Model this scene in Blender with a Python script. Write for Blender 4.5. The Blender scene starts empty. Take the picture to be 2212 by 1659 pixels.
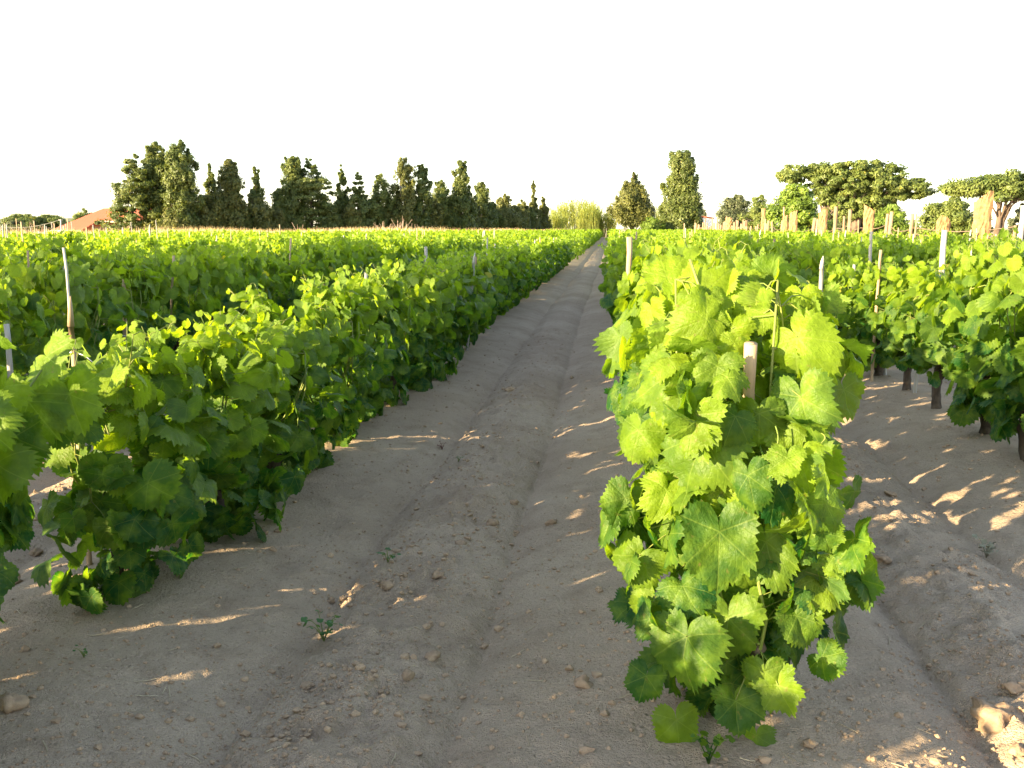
import bpy, bmesh, math, random
import numpy as np
from mathutils import Vector

# ------------------------------------------------------------------ camera, sky, sun, exposure
SC = bpy.context.scene
COL = SC.collection
R = math.radians
H_CAM, YAW, PITCH, FPX = 1.45, R(5.62), R(8.86), 2150.0      # FPX: focal length for a 2212 px wide picture
cam_d = bpy.data.cameras.new('camera'); cam_d.lens = 35.0; cam_d.sensor_width = 36.0
cam_d.clip_start = 0.05; cam_d.clip_end = 12000
cam = bpy.data.objects.new('camera', cam_d); COL.objects.link(cam)
cam.location = (0, 0, H_CAM); cam.rotation_euler = (math.pi/2 - PITCH, 0, YAW)
SC.camera = cam

SUN_EL, SUN_AZ = R(13.5), R(38)                               # light travels along +x turned SUN_AZ towards +y
sun_dir = Vector((math.cos(SUN_AZ)*math.cos(SUN_EL), math.sin(SUN_AZ)*math.cos(SUN_EL), -math.sin(SUN_EL)))
W = bpy.data.worlds.new('World'); SC.world = W; W.use_nodes = True
nt = W.node_tree; nt.nodes.clear()
sky = nt.nodes.new('ShaderNodeTexSky'); sky.sky_type = 'NISHITA'; sky.sun_disc = False
sky.sun_elevation = SUN_EL
sky.sun_rotation = math.atan2(-sun_dir.x, -sun_dir.y)
sky.altitude = 20; sky.air_density = 1.0; sky.dust_density = 0.7; sky.ozone_density = 1.0
hs = nt.nodes.new('ShaderNodeHueSaturation'); hs.inputs['Saturation'].default_value = 0.72
bg = nt.nodes.new('ShaderNodeBackground'); bg.inputs['Strength'].default_value = 0.105
wo = nt.nodes.new('ShaderNodeOutputWorld')
nt.links.new(sky.outputs[0], hs.inputs['Color']); nt.links.new(hs.outputs[0], bg.inputs['Color']); nt.links.new(bg.outputs[0], wo.inputs[0])
sl = bpy.data.lights.new('sun', 'SUN'); sl.energy = 5.0; sl.angle = R(0.5); sl.color = (1.0, 0.78, 0.45)
so = bpy.data.objects.new('sun', sl); COL.objects.link(so); so.rotation_euler = sun_dir.to_track_quat('-Z', 'Y').to_euler()
so.location = (-30, -20, 30)
SC.view_settings.view_transform = 'Standard'; SC.view_settings.look = 'None'; SC.view_settings.gamma = 1.0
SC.view_settings.exposure = 2.52
SC.cycles.use_denoising = True
SC.cycles.max_bounces = 6; SC.cycles.diffuse_bounces = 4; SC.cycles.transmission_bounces = 4; SC.cycles.glossy_bounces = 2
SC.cycles.transparent_max_bounces = 4

# ------------------------------------------------------------------ helpers
_f = np.array([-math.sin(YAW)*math.cos(PITCH), math.cos(YAW)*math.cos(PITCH), -math.sin(PITCH)])
_r = np.array([math.cos(YAW), math.sin(YAW), 0.0])
_u = np.array([-math.sin(YAW)*math.sin(PITCH), math.cos(YAW)*math.sin(PITCH), math.cos(PITCH)])
def ray(u, v): return _f + _r*((u-1106)/FPX) + _u*((829.5-v)/FPX)
def at(u, v, y):
    d = ray(u, v); return np.array([0, 0, H_CAM]) + d*(y/d[1])

_tab = np.random.RandomState(7).rand(256, 256)
def vnoise(x, y, f, s=0):
    x = np.asarray(x, float)*f + 17.3*s; y = np.asarray(y, float)*f + 91.7*s
    xi = np.floor(x).astype(int); yi = np.floor(y).astype(int); a = x-xi; b = y-yi
    a = a*a*(3-2*a); b = b*b*(3-2*b)
    g = lambda i, j: _tab[(xi+i) % 256, (yi+j) % 256]
    return (g(0,0)*(1-a)+g(1,0)*a)*(1-b) + (g(0,1)*(1-a)+g(1,1)*a)*b - .5

ROW0, ROWS = 0.32, 2.19
_pu = np.array([0, .28, .60, .77, .90, 1.08, 1.26, 1.42, 1.58, 1.92, 2.19])
_pz = np.array([.085, .062, .022, -.036, .006, .036, .010, -.038, .012, .062, .085])
def ground_z(x, y, fine=True):
    x = np.asarray(x, float); y = np.asarray(y, float)
    wob = vnoise(x*0, y, .25, 3)*.07 + vnoise(x*0, y, 1.3, 4)*.03
    u = np.mod(x - ROW0 + wob, ROWS)
    prof = np.interp(u, _pu, _pz)
    ridge = np.exp(-((u-1.08)/.3)**2)
    prof = prof - .011*np.exp(-((u-.77)/.03)**2) - .011*np.exp(-((u-1.42)/.03)**2)
    prof = prof*(1 + .5*vnoise(x, y, .8, 5))
    m = ((x > -42) & (x < 12.3) & (y > -12) & (y < 172))*1.0
    z = prof*m + vnoise(x, y, .05, 1)*.06*np.clip(np.abs(y-4)/40, 0, 1)
    if fine:
        near = np.clip(1.35 - np.hypot(x, y)/17, 0, 1)
        z = z + near*(vnoise(x, y, 1.7, 6)*.022 + vnoise(x, y, 4.3, 7)*.022 + vnoise(x, y, 11, 8)*.018*(.5+1.8*ridge) + vnoise(x, y, 25, 9)*.015*(.5+1.9*ridge) + np.clip(vnoise(x, y, 38, 2), -.5, .1)*.016*(.5+1.0*ridge))
    return z
def gz(x, y): return float(ground_z(x, y))
def on_ground(u, v):
    d = ray(u, v); t = H_CAM/-d[2]
    for _ in range(6):
        p = d*t; t = (H_CAM - gz(p[0], p[1]))/-d[2]
    p = d*t; return p[0], p[1]

def mesh_np(name, verts, faces, mats=None, uv=None, attr=None, smooth=True):
    """faces: list of int arrays (n, k)"""
    me = bpy.data.meshes.new(name)
    verts = np.asarray(verts, np.float32)
    me.vertices.add(len(verts)); me.vertices.foreach_set('co', verts.ravel())
    loops = np.concatenate([np.asarray(f, np.int32).ravel() for f in faces])
    tot = np.concatenate([np.full(len(f), np.asarray(f).shape[1], np.int32) for f in faces])
    start = np.concatenate([[0], np.cumsum(tot)[:-1]]).astype(np.int32)
    me.loops.add(len(loops)); me.loops.foreach_set('vertex_index', loops)
    me.polygons.add(len(tot)); me.polygons.foreach_set('loop_start', start)
    try: me.polygons.foreach_set('loop_total', tot)
    except Exception: pass
    me.polygons.foreach_set('use_smooth', np.full(len(tot), smooth))
    if uv is not None:
        l = me.uv_layers.new(name='leaf'); l.data.foreach_set('uv', np.asarray(uv, np.float32)[loops].ravel())
    if attr is not None:
        for k, val in attr.items():
            a = me.attributes.new(k, 'FLOAT', 'POINT'); a.data.foreach_set('value', np.asarray(val, np.float32))
    me.update(calc_edges=True); me.validate()
    for m in ([mats] if mats and not isinstance(mats, (list, tuple)) else (mats or [])): me.materials.append(m)
    return me

def tag(o, label=None, cat=None, group=None, kind=None):
    if label: o['label'] = label
    if cat: o['category'] = cat
    if group: o['group'] = group
    if kind: o['kind'] = kind
    return o
def obj(name, me, parent=None, loc=None):
    o = bpy.data.objects.new(name, me); COL.objects.link(o)
    if parent: o.parent = parent
    if loc is not None: o.location = loc
    return o
def empty(name, loc, label, cat, group=None):
    o = obj(name, None, None, loc); o.empty_display_size = .2
    return tag(o, label, cat, group)

class Geo:
    """collects pieces into one mesh"""
    def __init__(s): s.v = []; s.f = {}; s.n = 0
    def add(s, v, faces):
        v = np.asarray(v, float)
        for f in faces:
            f = np.asarray(f, int)
            s.f.setdefault(f.shape[1], []).append(f + s.n)
        s.v.append(v); s.n += len(v)
    def tube(s, pts, rad, sides=5, cap=True, squash=None):
        pts = np.asarray(pts, float); n = len(pts); rad = np.broadcast_to(rad, (n,))
        d = np.gradient(pts, axis=0); d /= np.linalg.norm(d, axis=1)[:, None] + 1e-9
        ref = np.array([0, 1, 0.]) if abs(d[0][1]) < .8 else np.array([1., 0, 0])
        a = np.cross(d, ref); a /= np.linalg.norm(a, axis=1)[:, None] + 1e-9
        b = np.cross(d, a)
        th = np.arange(sides)*2*math.pi/sides
        v = pts[:, None] + rad[:, None, None]*(a[:, None]*np.cos(th)[None, :, None] + b[:, None]*np.sin(th)[None, :, None])
        if squash is not None: v = pts[:, None] + (v-pts[:, None])*squash[:, :, None]
        i = np.arange(n-1)[:, None]*sides; j = np.arange(sides)[None]
        q = np.stack([i+j, i+(j+1) % sides, i+sides+(j+1) % sides, i+sides+j], -1).reshape(-1, 4)
        fs = [q]
        if cap: fs += [np.arange(sides)[None, ::-1] , (np.arange(sides)+(n-1)*sides)[None]]
        s.add(v.reshape(-1, 3), fs)
    def box(s, c, size, rot=0):
        c = np.asarray(c, float); sx, sy, sz = [q/2 for q in size]
        v = np.array([[x, y, z] for x in (-sx, sx) for y in (-sy, sy) for z in (-sz, sz)])
        if rot: cr, sr = math.cos(rot), math.sin(rot); v = np.stack([v[:, 0]*cr-v[:, 1]*sr, v[:, 0]*sr+v[:, 1]*cr, v[:, 2]], 1)
        s.add(v+c, [np.array([[0,1,3,2],[4,6,7,5],[0,4,5,1],[2,3,7,6],[0,2,6,4],[1,5,7,3]])])
    def mesh(s, name, mat, smooth=True):
        return mesh_np(name, np.concatenate(s.v), [np.concatenate(f) for f in s.f.values()], mat, smooth=smooth)

# ------------------------------------------------------------------ materials
def new_mat(name):
    m = bpy.data.materials.new(name); m.use_nodes = True
    t = m.node_tree; t.nodes.clear()
    out = t.nodes.new('ShaderNodeOutputMaterial'); return m, t, out
def N(t, typ, **kw):
    n = t.nodes.new(typ)
    for k, v in kw.items(): setattr(n, k, v)
    return n
def math_n(t, op, a, b=None, c=None, clamp=False):
    n = t.nodes.new('ShaderNodeMath'); n.operation = op; n.use_clamp = clamp
    for i, q in enumerate((a, b, c)):
        if q is None: continue
        if isinstance(q, (int, float)): n.inputs[i].default_value = q
        else: t.links.new(q, n.inputs[i])
    return n.outputs[0]
def mix_c(t, fac, a, b, mode='MIX'):
    n = t.nodes.new('ShaderNodeMix'); n.data_type = 'RGBA'; n.blend_type = mode
    for sock, q in ((n.inputs[0], fac), (n.inputs[6], a), (n.inputs[7], b)):
        if isinstance(q, (int, float)): sock.default_value = q
        elif isinstance(q, tuple): sock.default_value = (*q, 1) if len(q) == 3 else q
        else: t.links.new(q, sock)
    return n.outputs[2]
def ramp(t, fac, stops):
    n = t.nodes.new('ShaderNodeValToRGB'); e = n.color_ramp.elements
    e[0].position, e[0].color = stops[0][0], (*stops[0][1], 1); e[1].position, e[1].color = stops[-1][0], (*stops[-1][1], 1)
    for p, c in stops[1:-1]:
        q = e.new(p); q.color = (*c, 1)
    t.links.new(fac, n.inputs[0]); return n.outputs[0]
def noise(t, scale, detail=3, rough=.5, vec=None):
    n = t.nodes.new('ShaderNodeTexNoise'); n.inputs['Scale'].default_value = scale; n.inputs['Detail'].default_value = detail; n.inputs['Roughness'].default_value = rough
    if vec is not None: t.links.new(vec, n.inputs['Vector'])
    return n.outputs[0]

def leaf_material(name, old, young, trans=.4, veins=False, back=(.10, .17, .05), tgain=1.0):
    m, t, out = new_mat(name)
    geo = N(t, 'ShaderNodeNewGeometry'); rnd = geo.outputs['Random Per Island']
    age_tone = N(t, 'ShaderNodeAttribute', attribute_name='age_tone').outputs['Fac']
    fac = math_n(t, 'ADD', age_tone, math_n(t, 'MULTIPLY', math_n(t, 'SUBTRACT', rnd, .5), .45), clamp=True)
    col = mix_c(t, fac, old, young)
    tc = N(t, 'ShaderNodeTexCoord')
    blot = noise(t, 14 if veins else 9, 3, .6, tc.outputs['Object'])
    col = mix_c(t, math_n(t, 'MULTIPLY', math_n(t, 'SUBTRACT', blot, .42, clamp=True), 1.6, clamp=True), col, tuple(min(1, c*1.5+.012) for c in young))
    # a few leaves going yellow
    sick = math_n(t, 'GREATER_THAN', rnd, 2.0 if veins else .994)
    col = mix_c(t, math_n(t, 'MULTIPLY', sick, .7), col, (.42, .36, .05))
    bump_h = None
    if veins:
        uv = N(t, 'ShaderNodeUVMap', uv_map='leaf'); sep = N(t, 'ShaderNodeSeparateXYZ'); t.links.new(uv.outputs[0], sep.inputs[0])
        X, Y = sep.outputs[0], sep.outputs[1]
        best = None
        for a in (0, 52, -52, 108, -108):
            sx, sy = math.sin(R(a)), math.cos(R(a))
            along = math_n(t, 'ADD', math_n(t, 'MULTIPLY', X, sx), math_n(t, 'MULTIPLY', Y, sy))
            perp = math_n(t, 'ABSOLUTE', math_n(t, 'SUBTRACT', math_n(t, 'MULTIPLY', X, sy), math_n(t, 'MULTIPLY', Y, sx)))
            d = math_n(t, 'ADD', perp, math_n(t, 'MULTIPLY', math_n(t, 'LESS_THAN', along, 0.0), 5.0))
            # secondary veins leave the main vein at an angle
            sec = math_n(t, 'ABSOLUTE', math_n(t, 'SUBTRACT', math_n(t, 'FRACT', math_n(t, 'MULTIPLY', math_n(t, 'SUBTRACT', along, math_n(t, 'MULTIPLY', perp, .9)), 6.5)), .5))
            sec = math_n(t, 'ADD', math_n(t, 'MULTIPLY', sec, .30), math_n(t, 'ADD', .016, math_n(t, 'MULTIPLY', math_n(t, 'GREATER_THAN', perp, .26), 5.0)))
            sec = math_n(t, 'ADD', sec, math_n(t, 'MULTIPLY', math_n(t, 'LESS_THAN', along, 0.02), 5.0))
            both = math_n(t, 'MINIMUM', d, sec)
            best = both if best is None else math_n(t, 'MINIMUM', best, both)
        vein = math_n(t, 'SUBTRACT', 1.0, math_n(t, 'MULTIPLY', best, 50.0), clamp=True)
        col = mix_c(t, math_n(t, 'MULTIPLY', vein, .40), col, (.23, .31, .06))
        puck = noise(t, 9, 3, .55, uv.outputs[0])
        bump_h = math_n(t, 'ADD', math_n(t, 'MULTIPLY', puck, 1.3), math_n(t, 'MULTIPLY', math_n(t, 'MINIMUM', best, .04), 6.0))
    sp = noise(t, 55 if veins else 30, 2, .5, tc.outputs['Object'])
    col = mix_c(t, math_n(t, 'MULTIPLY', math_n(t, 'SUBTRACT', sp, .66, clamp=True), 6.0, clamp=True), col, (.19, .17, .05))
    dusty = noise(t, 5, 4, .65, tc.outputs['Object'])
    col = mix_c(t, math_n(t, 'MULTIPLY', math_n(t, 'SUBTRACT', dusty, .56, clamp=True), 1.6, clamp=True), col, (.15, .20, .09))
    front = col
    col = mix_c(t, geo.outputs['Backfacing'], col, mix_c(t, .55, col, back))
    p = N(t, 'ShaderNodeBsdfPrincipled'); t.links.new(col, p.inputs['Base Color'])
    p.inputs['Roughness'].default_value = .5; p.inputs['Specular IOR Level'].default_value = .28
    tr = N(t, 'ShaderNodeBsdfTranslucent')
    t.links.new(mix_c(t, 1.0, front, (2.1*tgain, 1.95*tgain, .5), 'MULTIPLY'), tr.inputs['Color'])
    if bump_h is not None:
        b = N(t, 'ShaderNodeBump'); b.inputs['Strength'].default_value = .55; b.inputs['Distance'].default_value = .006
        t.links.new(bump_h, b.inputs['Height']); t.links.new(b.outputs[0], p.inputs['Normal']); t.links.new(b.outputs[0], tr.inputs['Normal'])
    mx = N(t, 'ShaderNodeMixShader'); mx.inputs[0].default_value = trans
    t.links.new(p.outputs[0], mx.inputs[1]); t.links.new(tr.outputs[0], mx.inputs[2]); t.links.new(mx.outputs[0], out.inputs[0])
    return m

def simple_mat(name, c1, c2, scale=12, rough=.8, bump=.0, stretch=None, bdist=.01, detail=4):
    m, t, out = new_mat(name)
    tc = N(t, 'ShaderNodeTexCoord'); vec = tc.outputs['Object']
    if stretch:
        mp = N(t, 'ShaderNodeMapping'); mp.inputs['Scale'].default_value = stretch; t.links.new(vec, mp.inputs[0]); vec = mp.outputs[0]
    n = noise(t, scale, detail, .6, vec)
    f = math_n(t, 'MULTIPLY', math_n(t, 'SUBTRACT', n, .32), 2.6, clamp=True)
    oi = N(t, 'ShaderNodeObjectInfo')
    f = math_n(t, 'ADD', math_n(t, 'MULTIPLY', f, .75), math_n(t, 'MULTIPLY', oi.outputs['Random'], .25), clamp=True)
    p = N(t, 'ShaderNodeBsdfPrincipled'); t.links.new(mix_c(t, f, c1, c2), p.inputs['Base Color']); p.inputs['Roughness'].default_value = rough
    p.inputs['Specular IOR Level'].default_value = .2
    if bump:
        b = N(t, 'ShaderNodeBump'); b.inputs['Strength'].default_value = bump; b.inputs['Distance'].default_value = bdist
        t.links.new(n, b.inputs['Height']); t.links.new(b.outputs[0], p.inputs['Normal'])
    t.links.new(p.outputs[0], out.inputs[0]); return m

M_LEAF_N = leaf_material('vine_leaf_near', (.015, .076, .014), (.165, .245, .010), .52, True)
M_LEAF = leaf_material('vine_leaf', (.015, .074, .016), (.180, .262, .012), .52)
M_SHOOT = simple_mat('green_shoot', (.10, .16, .03), (.22, .22, .06), 6, .5)
M_BARK = simple_mat('vine_bark', (.035, .026, .020), (.13, .10, .075), 30, .95, 1.0, (1, 1, .18), .012)
M_CANE = simple_mat('cane_stake', (.20, .135, .08), (.46, .35, .22), 34, .7, .6, (1, 1, .12), .005)
M_GREY = simple_mat('weathered_stake', (.20, .19, .17), (.46, .44, .40), 30, .85, .5, (1, 1, .1), .004)
M_WHITE = simple_mat('white_plastic', (.72, .74, .76), (.82, .83, .84), 8, .4)
M_POST = simple_mat('fence_timber', (.17, .11, .068), (.36, .25, .155), 14, .9, .6, (1, 1, .1), .01)
M_STONE = simple_mat('ochre_stone', (.16, .09, .042), (.36, .225, .11), 7, .95, .8, None, .05)
M_WIRE = simple_mat('wire', (.16, .11, .08), (.28, .2, .15), 4, .6)
M_TRUNK = simple_mat('tree_bark', (.05, .036, .026), (.15, .11, .08), 3, .95, .7, (1, 1, .3), .05)

def soil_material():
    m, t, out = new_mat('sandy_soil')
    tc = N(t, 'ShaderNodeTexCoord'); v = tc.outputs['Object']
    big = noise(t, .9, 4, .55, v); mid = noise(t, 6, 5, .6, v); fin = noise(t, 70, 4, .65, v); grit = noise(t, 240, 2, .5, v)
    c = ramp(t, big, [(.3, (.39, .293, .210)), (.55, (.47, .362, .266)), (.75, (.52, .41, .305))])
    c = mix_c(t, math_n(t, 'MULTIPLY', math_n(t, 'SUBTRACT', mid, .5, clamp=True), 1.9, clamp=True), c, (.25, .175, .12))
    # gravelly middle ridge is a little darker and redder
    g = math_n(t, 'MULTIPLY', math_n(t, 'SUBTRACT', .44, grit, clamp=True), 5.0, clamp=True)
    c = mix_c(t, math_n(t, 'MULTIPLY', g, .6), c, (.13, .095, .07))
    g2 = math_n(t, 'MULTIPLY', math_n(t, 'SUBTRACT', grit, .6, clamp=True), 5.0, clamp=True)
    c = mix_c(t, math_n(t, 'MULTIPLY', g2, .5), c, (.52, .43, .33))
    pit_shade = math_n(t, 'MULTIPLY', math_n(t, 'SUBTRACT', .40, noise(t, 85, 2, .6, v), clamp=True), 7.0, clamp=True)
    c = mix_c(t, math_n(t, 'MULTIPLY', pit_shade, .55), c, (.17, .125, .09))  # shade of small hollows painted into the soil colour
    vo = N(t, 'ShaderNodeTexVoronoi'); vo.inputs['Scale'].default_value = 26; vo.inputs['Randomness'].default_value = 1; t.links.new(v, vo.inputs['Vector'])
    peb = math_n(t, 'MULTIPLY', math_n(t, 'SUBTRACT', .26, vo.outputs['Distance'], clamp=True), 4.0, clamp=True)
    peb = math_n(t, 'MULTIPLY', peb, math_n(t, 'GREATER_THAN', mid, .5))
    h = math_n(t, 'ADD', math_n(t, 'MULTIPLY', fin, .55), math_n(t, 'ADD', math_n(t, 'MULTIPLY', grit, .22), math_n(t, 'ADD', math_n(t, 'MULTIPLY', mid, 1.0), math_n(t, 'MULTIPLY', peb, .35))))
    b = N(t, 'ShaderNodeBump'); b.inputs['Strength'].default_value = 1.0; b.inputs['Distance'].default_value = .042; t.links.new(h, b.inputs['Height'])
    p = N(t, 'ShaderNodeBsdfPrincipled'); t.links.new(c, p.inputs['Base Color']); p.inputs['Roughness'].default_value = .95; p.inputs['Specular IOR Level'].default_value = .1
    t.links.new(b.outputs[0], p.inputs['Normal']); t.links.new(p.outputs[0], out.inputs[0]); return m
M_SOIL = soil_material()
M_CLOD = simple_mat('soil_clod', (.22, .15, .10), (.40, .29, .19), 22, .95, .9, None, .012)

# ------------------------------------------------------------------ ground
def axis(a0, s0, grow, lo, hi, fine):
    up = [a0]
    while up[-1] < hi: up.append(up[-1] + max(s0, grow*max(0, abs(up[-1])-fine)+s0))
    dn = [a0]
    while dn[-1] > lo: dn.append(dn[-1] - max(s0, grow*max(0, abs(dn[-1])-fine)+s0))
    return np.array(dn[:0:-1] + up)
def build_ground():
    xs = axis(0, .014, .018, -4500, 4500, 1.6)
    ys = [-60, -40, -25, -15, -9, -5, -2, 0, .8, 1.4, 1.8]
    y = 2.1
    while y < 6000: ys.append(y); y += max(.013, .0055*y if y < 40 else .0055*40 + .04*(y-40))
    ys = np.array(ys)
    X, Y = np.meshgrid(xs, ys); Z = ground_z(X, Y)
    nx, ny = len(xs), len(ys)
    v = np.stack([X, Y, Z], -1).reshape(-1, 3)
    i = (np.arange(ny-1)[:, None]*nx + np.arange(nx-1)[None]).ravel()
    f = np.stack([i, i+1, i+nx+1, i+nx], 1)
    o = obj('ground', mesh_np('ground', v, [f], M_SOIL)); tag(o, 'sandy furrowed vineyard soil between the rows', kind='structure')
build_ground()

# ------------------------------------------------------------------ leaves
def grape_outline(n_teeth, per, tooth, deep=1.0, seed=0):
    rs = np.random.RandomState(seed); n = n_teeth*per+1
    th = np.linspace(-178, 178, n)
    k = np.array([0, 24, 50, 80, 110, 146, 167, 178]); rr = np.array([1.0, 1-.21*deep, .90, 1-.34*deep, .78, .62, .38, .14])
    r = np.interp(np.abs(th + (6*rs.randn() if n_teeth > 8 else 0)*np.sin(np.radians(th))), k, rr)
    if n_teeth > 14:
        r = np.convolve(np.pad(r, 3, mode='edge'), np.ones(7)/7, 'valid')
    r[0] = r[-1] = .14
    if tooth:
        ph = np.arange(n) % per; amp = np.repeat(rs.uniform(.45, 1.25, n_teeth+1), per)[:n]
        saw = np.where(ph == 0, 1.0, np.where(ph == 1, -.8, .1))
        r = r*(1 + tooth*saw*amp*np.clip((170-np.abs(th))/20, 0, 1))
        th = th + rs.uniform(-.25, .25, n)*(356/n)*(np.abs(th) < 170)
    return np.radians(th), r
def leaf_template(n_teeth, per, tooth, rings, deep=1.0, seed=0):
    th, r = grape_outline(n_teeth, per, tooth, deep, seed); n = len(th)
    sm = np.convolve(np.pad(r, 4, mode='edge'), np.ones(9)/9, 'valid') if n > 20 else r
    v = [[0, 0]]
    for q in rings:
        rad = q*(sm*(1-q) + r*q) if q < 1 else r
        v += np.stack([rad*np.sin(th), rad*np.cos(th)], 1).tolist()
    v = np.array(v); f3 = []; f4 = []
    for j in range(n-1): f3.append([0, 1+j+1, 1+j])
    for k in range(len(rings)-1):
        a, b = 1+k*n, 1+(k+1)*n
        for j in range(n-1): f4.append([a+j, a+j+1, b+j+1, b+j])
    return v, np.array(f3), (np.array(f4) if f4 else None)
rs_t = None
T_HERO = [leaf_template(q, 3, .078, (.2, .38, .55, .7, .85, 1.0), d, i) for i, (d, q) in enumerate(((.55, 32), (.8, 38), (1.0, 36), (1.25, 38), (1.5, 34)))]
T_NEAR = [leaf_template(q, 2, .08, (.5, 1.0), d, i+9) for i, (d, q) in enumerate(((.5, 22), (.8, 26), (1.05, 24), (1.4, 26)))]
T_MID = [leaf_template(13, 1, 0, (1.0,), d) for d in (.7, 1.15)]

def nrm(a): return a/(np.linalg.norm(a, axis=-1, keepdims=True)+1e-9)
def leaves(templates, pos, n, tip, L, age_tone, rs, curl=1.0, crinkle=False):
    """instances leaf templates: returns verts, faces, uv, age per vertex"""
    N_ = len(pos); n = nrm(n); tip = nrm(tip - (tip*n).sum(1, keepdims=True)*n); side = np.cross(tip, n)
    which = rs.randint(0, len(templates), N_)
    V, F3, F4, UV, AG = [], [], [], [], []; base = 0
    for w, (tv, f3, f4) in enumerate(templates):
        idx = np.where(which == w)[0]; m = len(idx)
        if not m: continue
        k = len(tv)
        x = tv[None, :, 0]*(1 + .12*rs.randn(m, 1)); y = tv[None, :, 1]*np.ones((m, 1))
        x = x + .10*rs.randn(m, 1)*y*y
        r2 = x*x + y*y
        c1 = rs.uniform(-.15, .55, (m, 1))*curl; c2 = rs.uniform(-.2, .8, (m, 1))*curl; c3 = rs.uniform(-.3, .7, (m, 1))*curl
        ph = rs.uniform(0, 6.28, (m, 1)); fr = rs.choice([2, 3, 4, 5], (m, 1)); ang = np.arctan2(x, y)
        z = -c1*x*x*.9 - c2*np.clip(y, -.2, 2)**2*.55 + c3*np.abs(x)*.5 + curl*.075*r2*np.sin(fr*ang+ph) - .10*curl*(r2**1.5)*rs.uniform(0, 1, (m, 1))
        z = z + curl*.03*np.sin(9*x+ph*3)*np.sin(8*y+ph*2)
        if crinkle:
            w_ = np.abs(np.sin(6.0*ang)); z = z + .030*np.sin(16*np.sqrt(r2)+ph*2+3*w_)*np.clip(r2, 0, 1) + .05*(w_-.5)*r2*np.sin(ph+5*r2)
        if curl > 0:                        # some leaves fold an edge over
            fe = (rs.rand(m, 1) < .30)*rs.uniform(.5, 1.2, (m, 1))*np.where(rs.rand(m, 1) < .5, 1, -1)
            s = np.clip(x*np.sign(fe)-.25, 0, 2); z = z + np.where(fe != 0, -np.abs(fe)*s*s*1.6, 0)
        P = pos[idx][:, None] + L[idx][:, None, None]*(x[..., None]*side[idx][:, None] + y[..., None]*tip[idx][:, None] + z[..., None]*n[idx][:, None])
        off = base + np.arange(m)[:, None, None]*k
        V.append(P.reshape(-1, 3)); F3.append((f3[None]+off).reshape(-1, 3))
        if f4 is not None: F4.append((f4[None]+off).reshape(-1, 4))
        UV.append(np.broadcast_to(tv[None], (m, k, 2)).reshape(-1, 2)); AG.append(np.repeat(age_tone[idx], k)); base += m*k
    return np.concatenate(V), [np.concatenate(F3)] + ([np.concatenate(F4)] if F4 else []), np.concatenate(UV), np.concatenate(AG)

def vine_leaf_sites(rs, n, env, rx=.30, ry=.46, shoots=8, top=1.02, Lr=(.07, .115), inner=.28, shoot_h=(.03, .20)):
    """env: list of (z, radius factor)"""
    ez = np.array([e[0] for e in env]); er = np.array([e[1] for e in env])
    zz = np.linspace(ez[0], ez[-1], 200); w = np.interp(zz, ez, er)+.15; cdf = np.cumsum(w)/w.sum()
    z = np.interp(rs.rand(n), cdf, zz); r = np.interp(z, ez, er)
    ph = rs.uniform(0, 2*math.pi, n)
    lump = 1 + .30*np.sin(2*ph + rs.uniform(0, 6)) * np.sin(z*7+rs.uniform(0, 6)) + .15*np.sin(3*ph+z*9+rs.uniform(0, 6))
    rho = np.where(rs.rand(n) < inner, rs.uniform(.3, .8, n), rs.uniform(.8, 1.08, n))*lump
    pos = np.stack([rx*r*rho*np.cos(ph), ry*r*rho*np.sin(ph), z], 1)
    out = nrm(np.stack([np.cos(ph)/rx*.3, np.sin(ph)/ry*.3, np.zeros(n)], 1))
    upw = np.clip((z-ez[0])/(ez[-1]-ez[0]), 0, 1)
    nn = out*.8 + np.array([0, 0, 1.])*(.22+.22*upw**2)[:, None] + rs.randn(n, 3)*.52
    tp = np.array([0, 0, -1.]) + out*.4 + rs.randn(n, 3)*.38
    L = rs.uniform(Lr[0], Lr[1], n)*(1 - .25*(upw > .85))
    age_tone = np.clip(.0 + .85*upw**2.0 + rs.randn(n)*.13, 0, 1)  # young tops paler, old low leaves darker; shade at the base painted in too
    P, Nn, T, LL, A = [pos], [nn], [tp], [L], [age_tone]; lines = []
    for k in range(shoots):
        a = rs.uniform(0, 6.28); b0 = np.array([rx*.5*math.cos(a), ry*.75*math.sin(a), top-.18]); hgt = rs.uniform(*shoot_h)
        lean = np.array([rs.randn()*.35, rs.randn()*.35, 1.0]); m = int(6 + hgt*34)
        tt = np.linspace(.15, 1, m); line = b0 + lean*(hgt+.15)*np.linspace(0, 1, 6)[:, None] + np.array([rs.randn(), rs.randn(), 0])*.08*(np.linspace(0, 1, 6)**2)[:, None]
        lines.append(line)
        p = np.stack([np.interp(tt, np.linspace(0, 1, 6), line[:, c]) for c in range(3)], 1)
        al = np.where(np.arange(m) % 2, 1, -1)[:, None]; d = nrm(np.array([math.cos(a*3), math.sin(a*3), 0])*al + rs.randn(m, 3)*.5)
        d[:, 2] *= .4
        P.append(p + d*.05); Nn.append(np.array([0, 0, .35]) + d*.9 + rs.randn(m, 3)*.4); T.append(d + np.array([0, 0, -.45])); LL.append(np.interp(tt, [0, .7, 1], [Lr[1]*.85, Lr[0]*.9, Lr[0]*.45])*rs.uniform(.8, 1.15, m)); A.append(np.clip(.55+.4*tt+rs.randn(m)*.1, 0, 1))
    return [np.concatenate(q) for q in (P, Nn, T, LL, A)], lines

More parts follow.
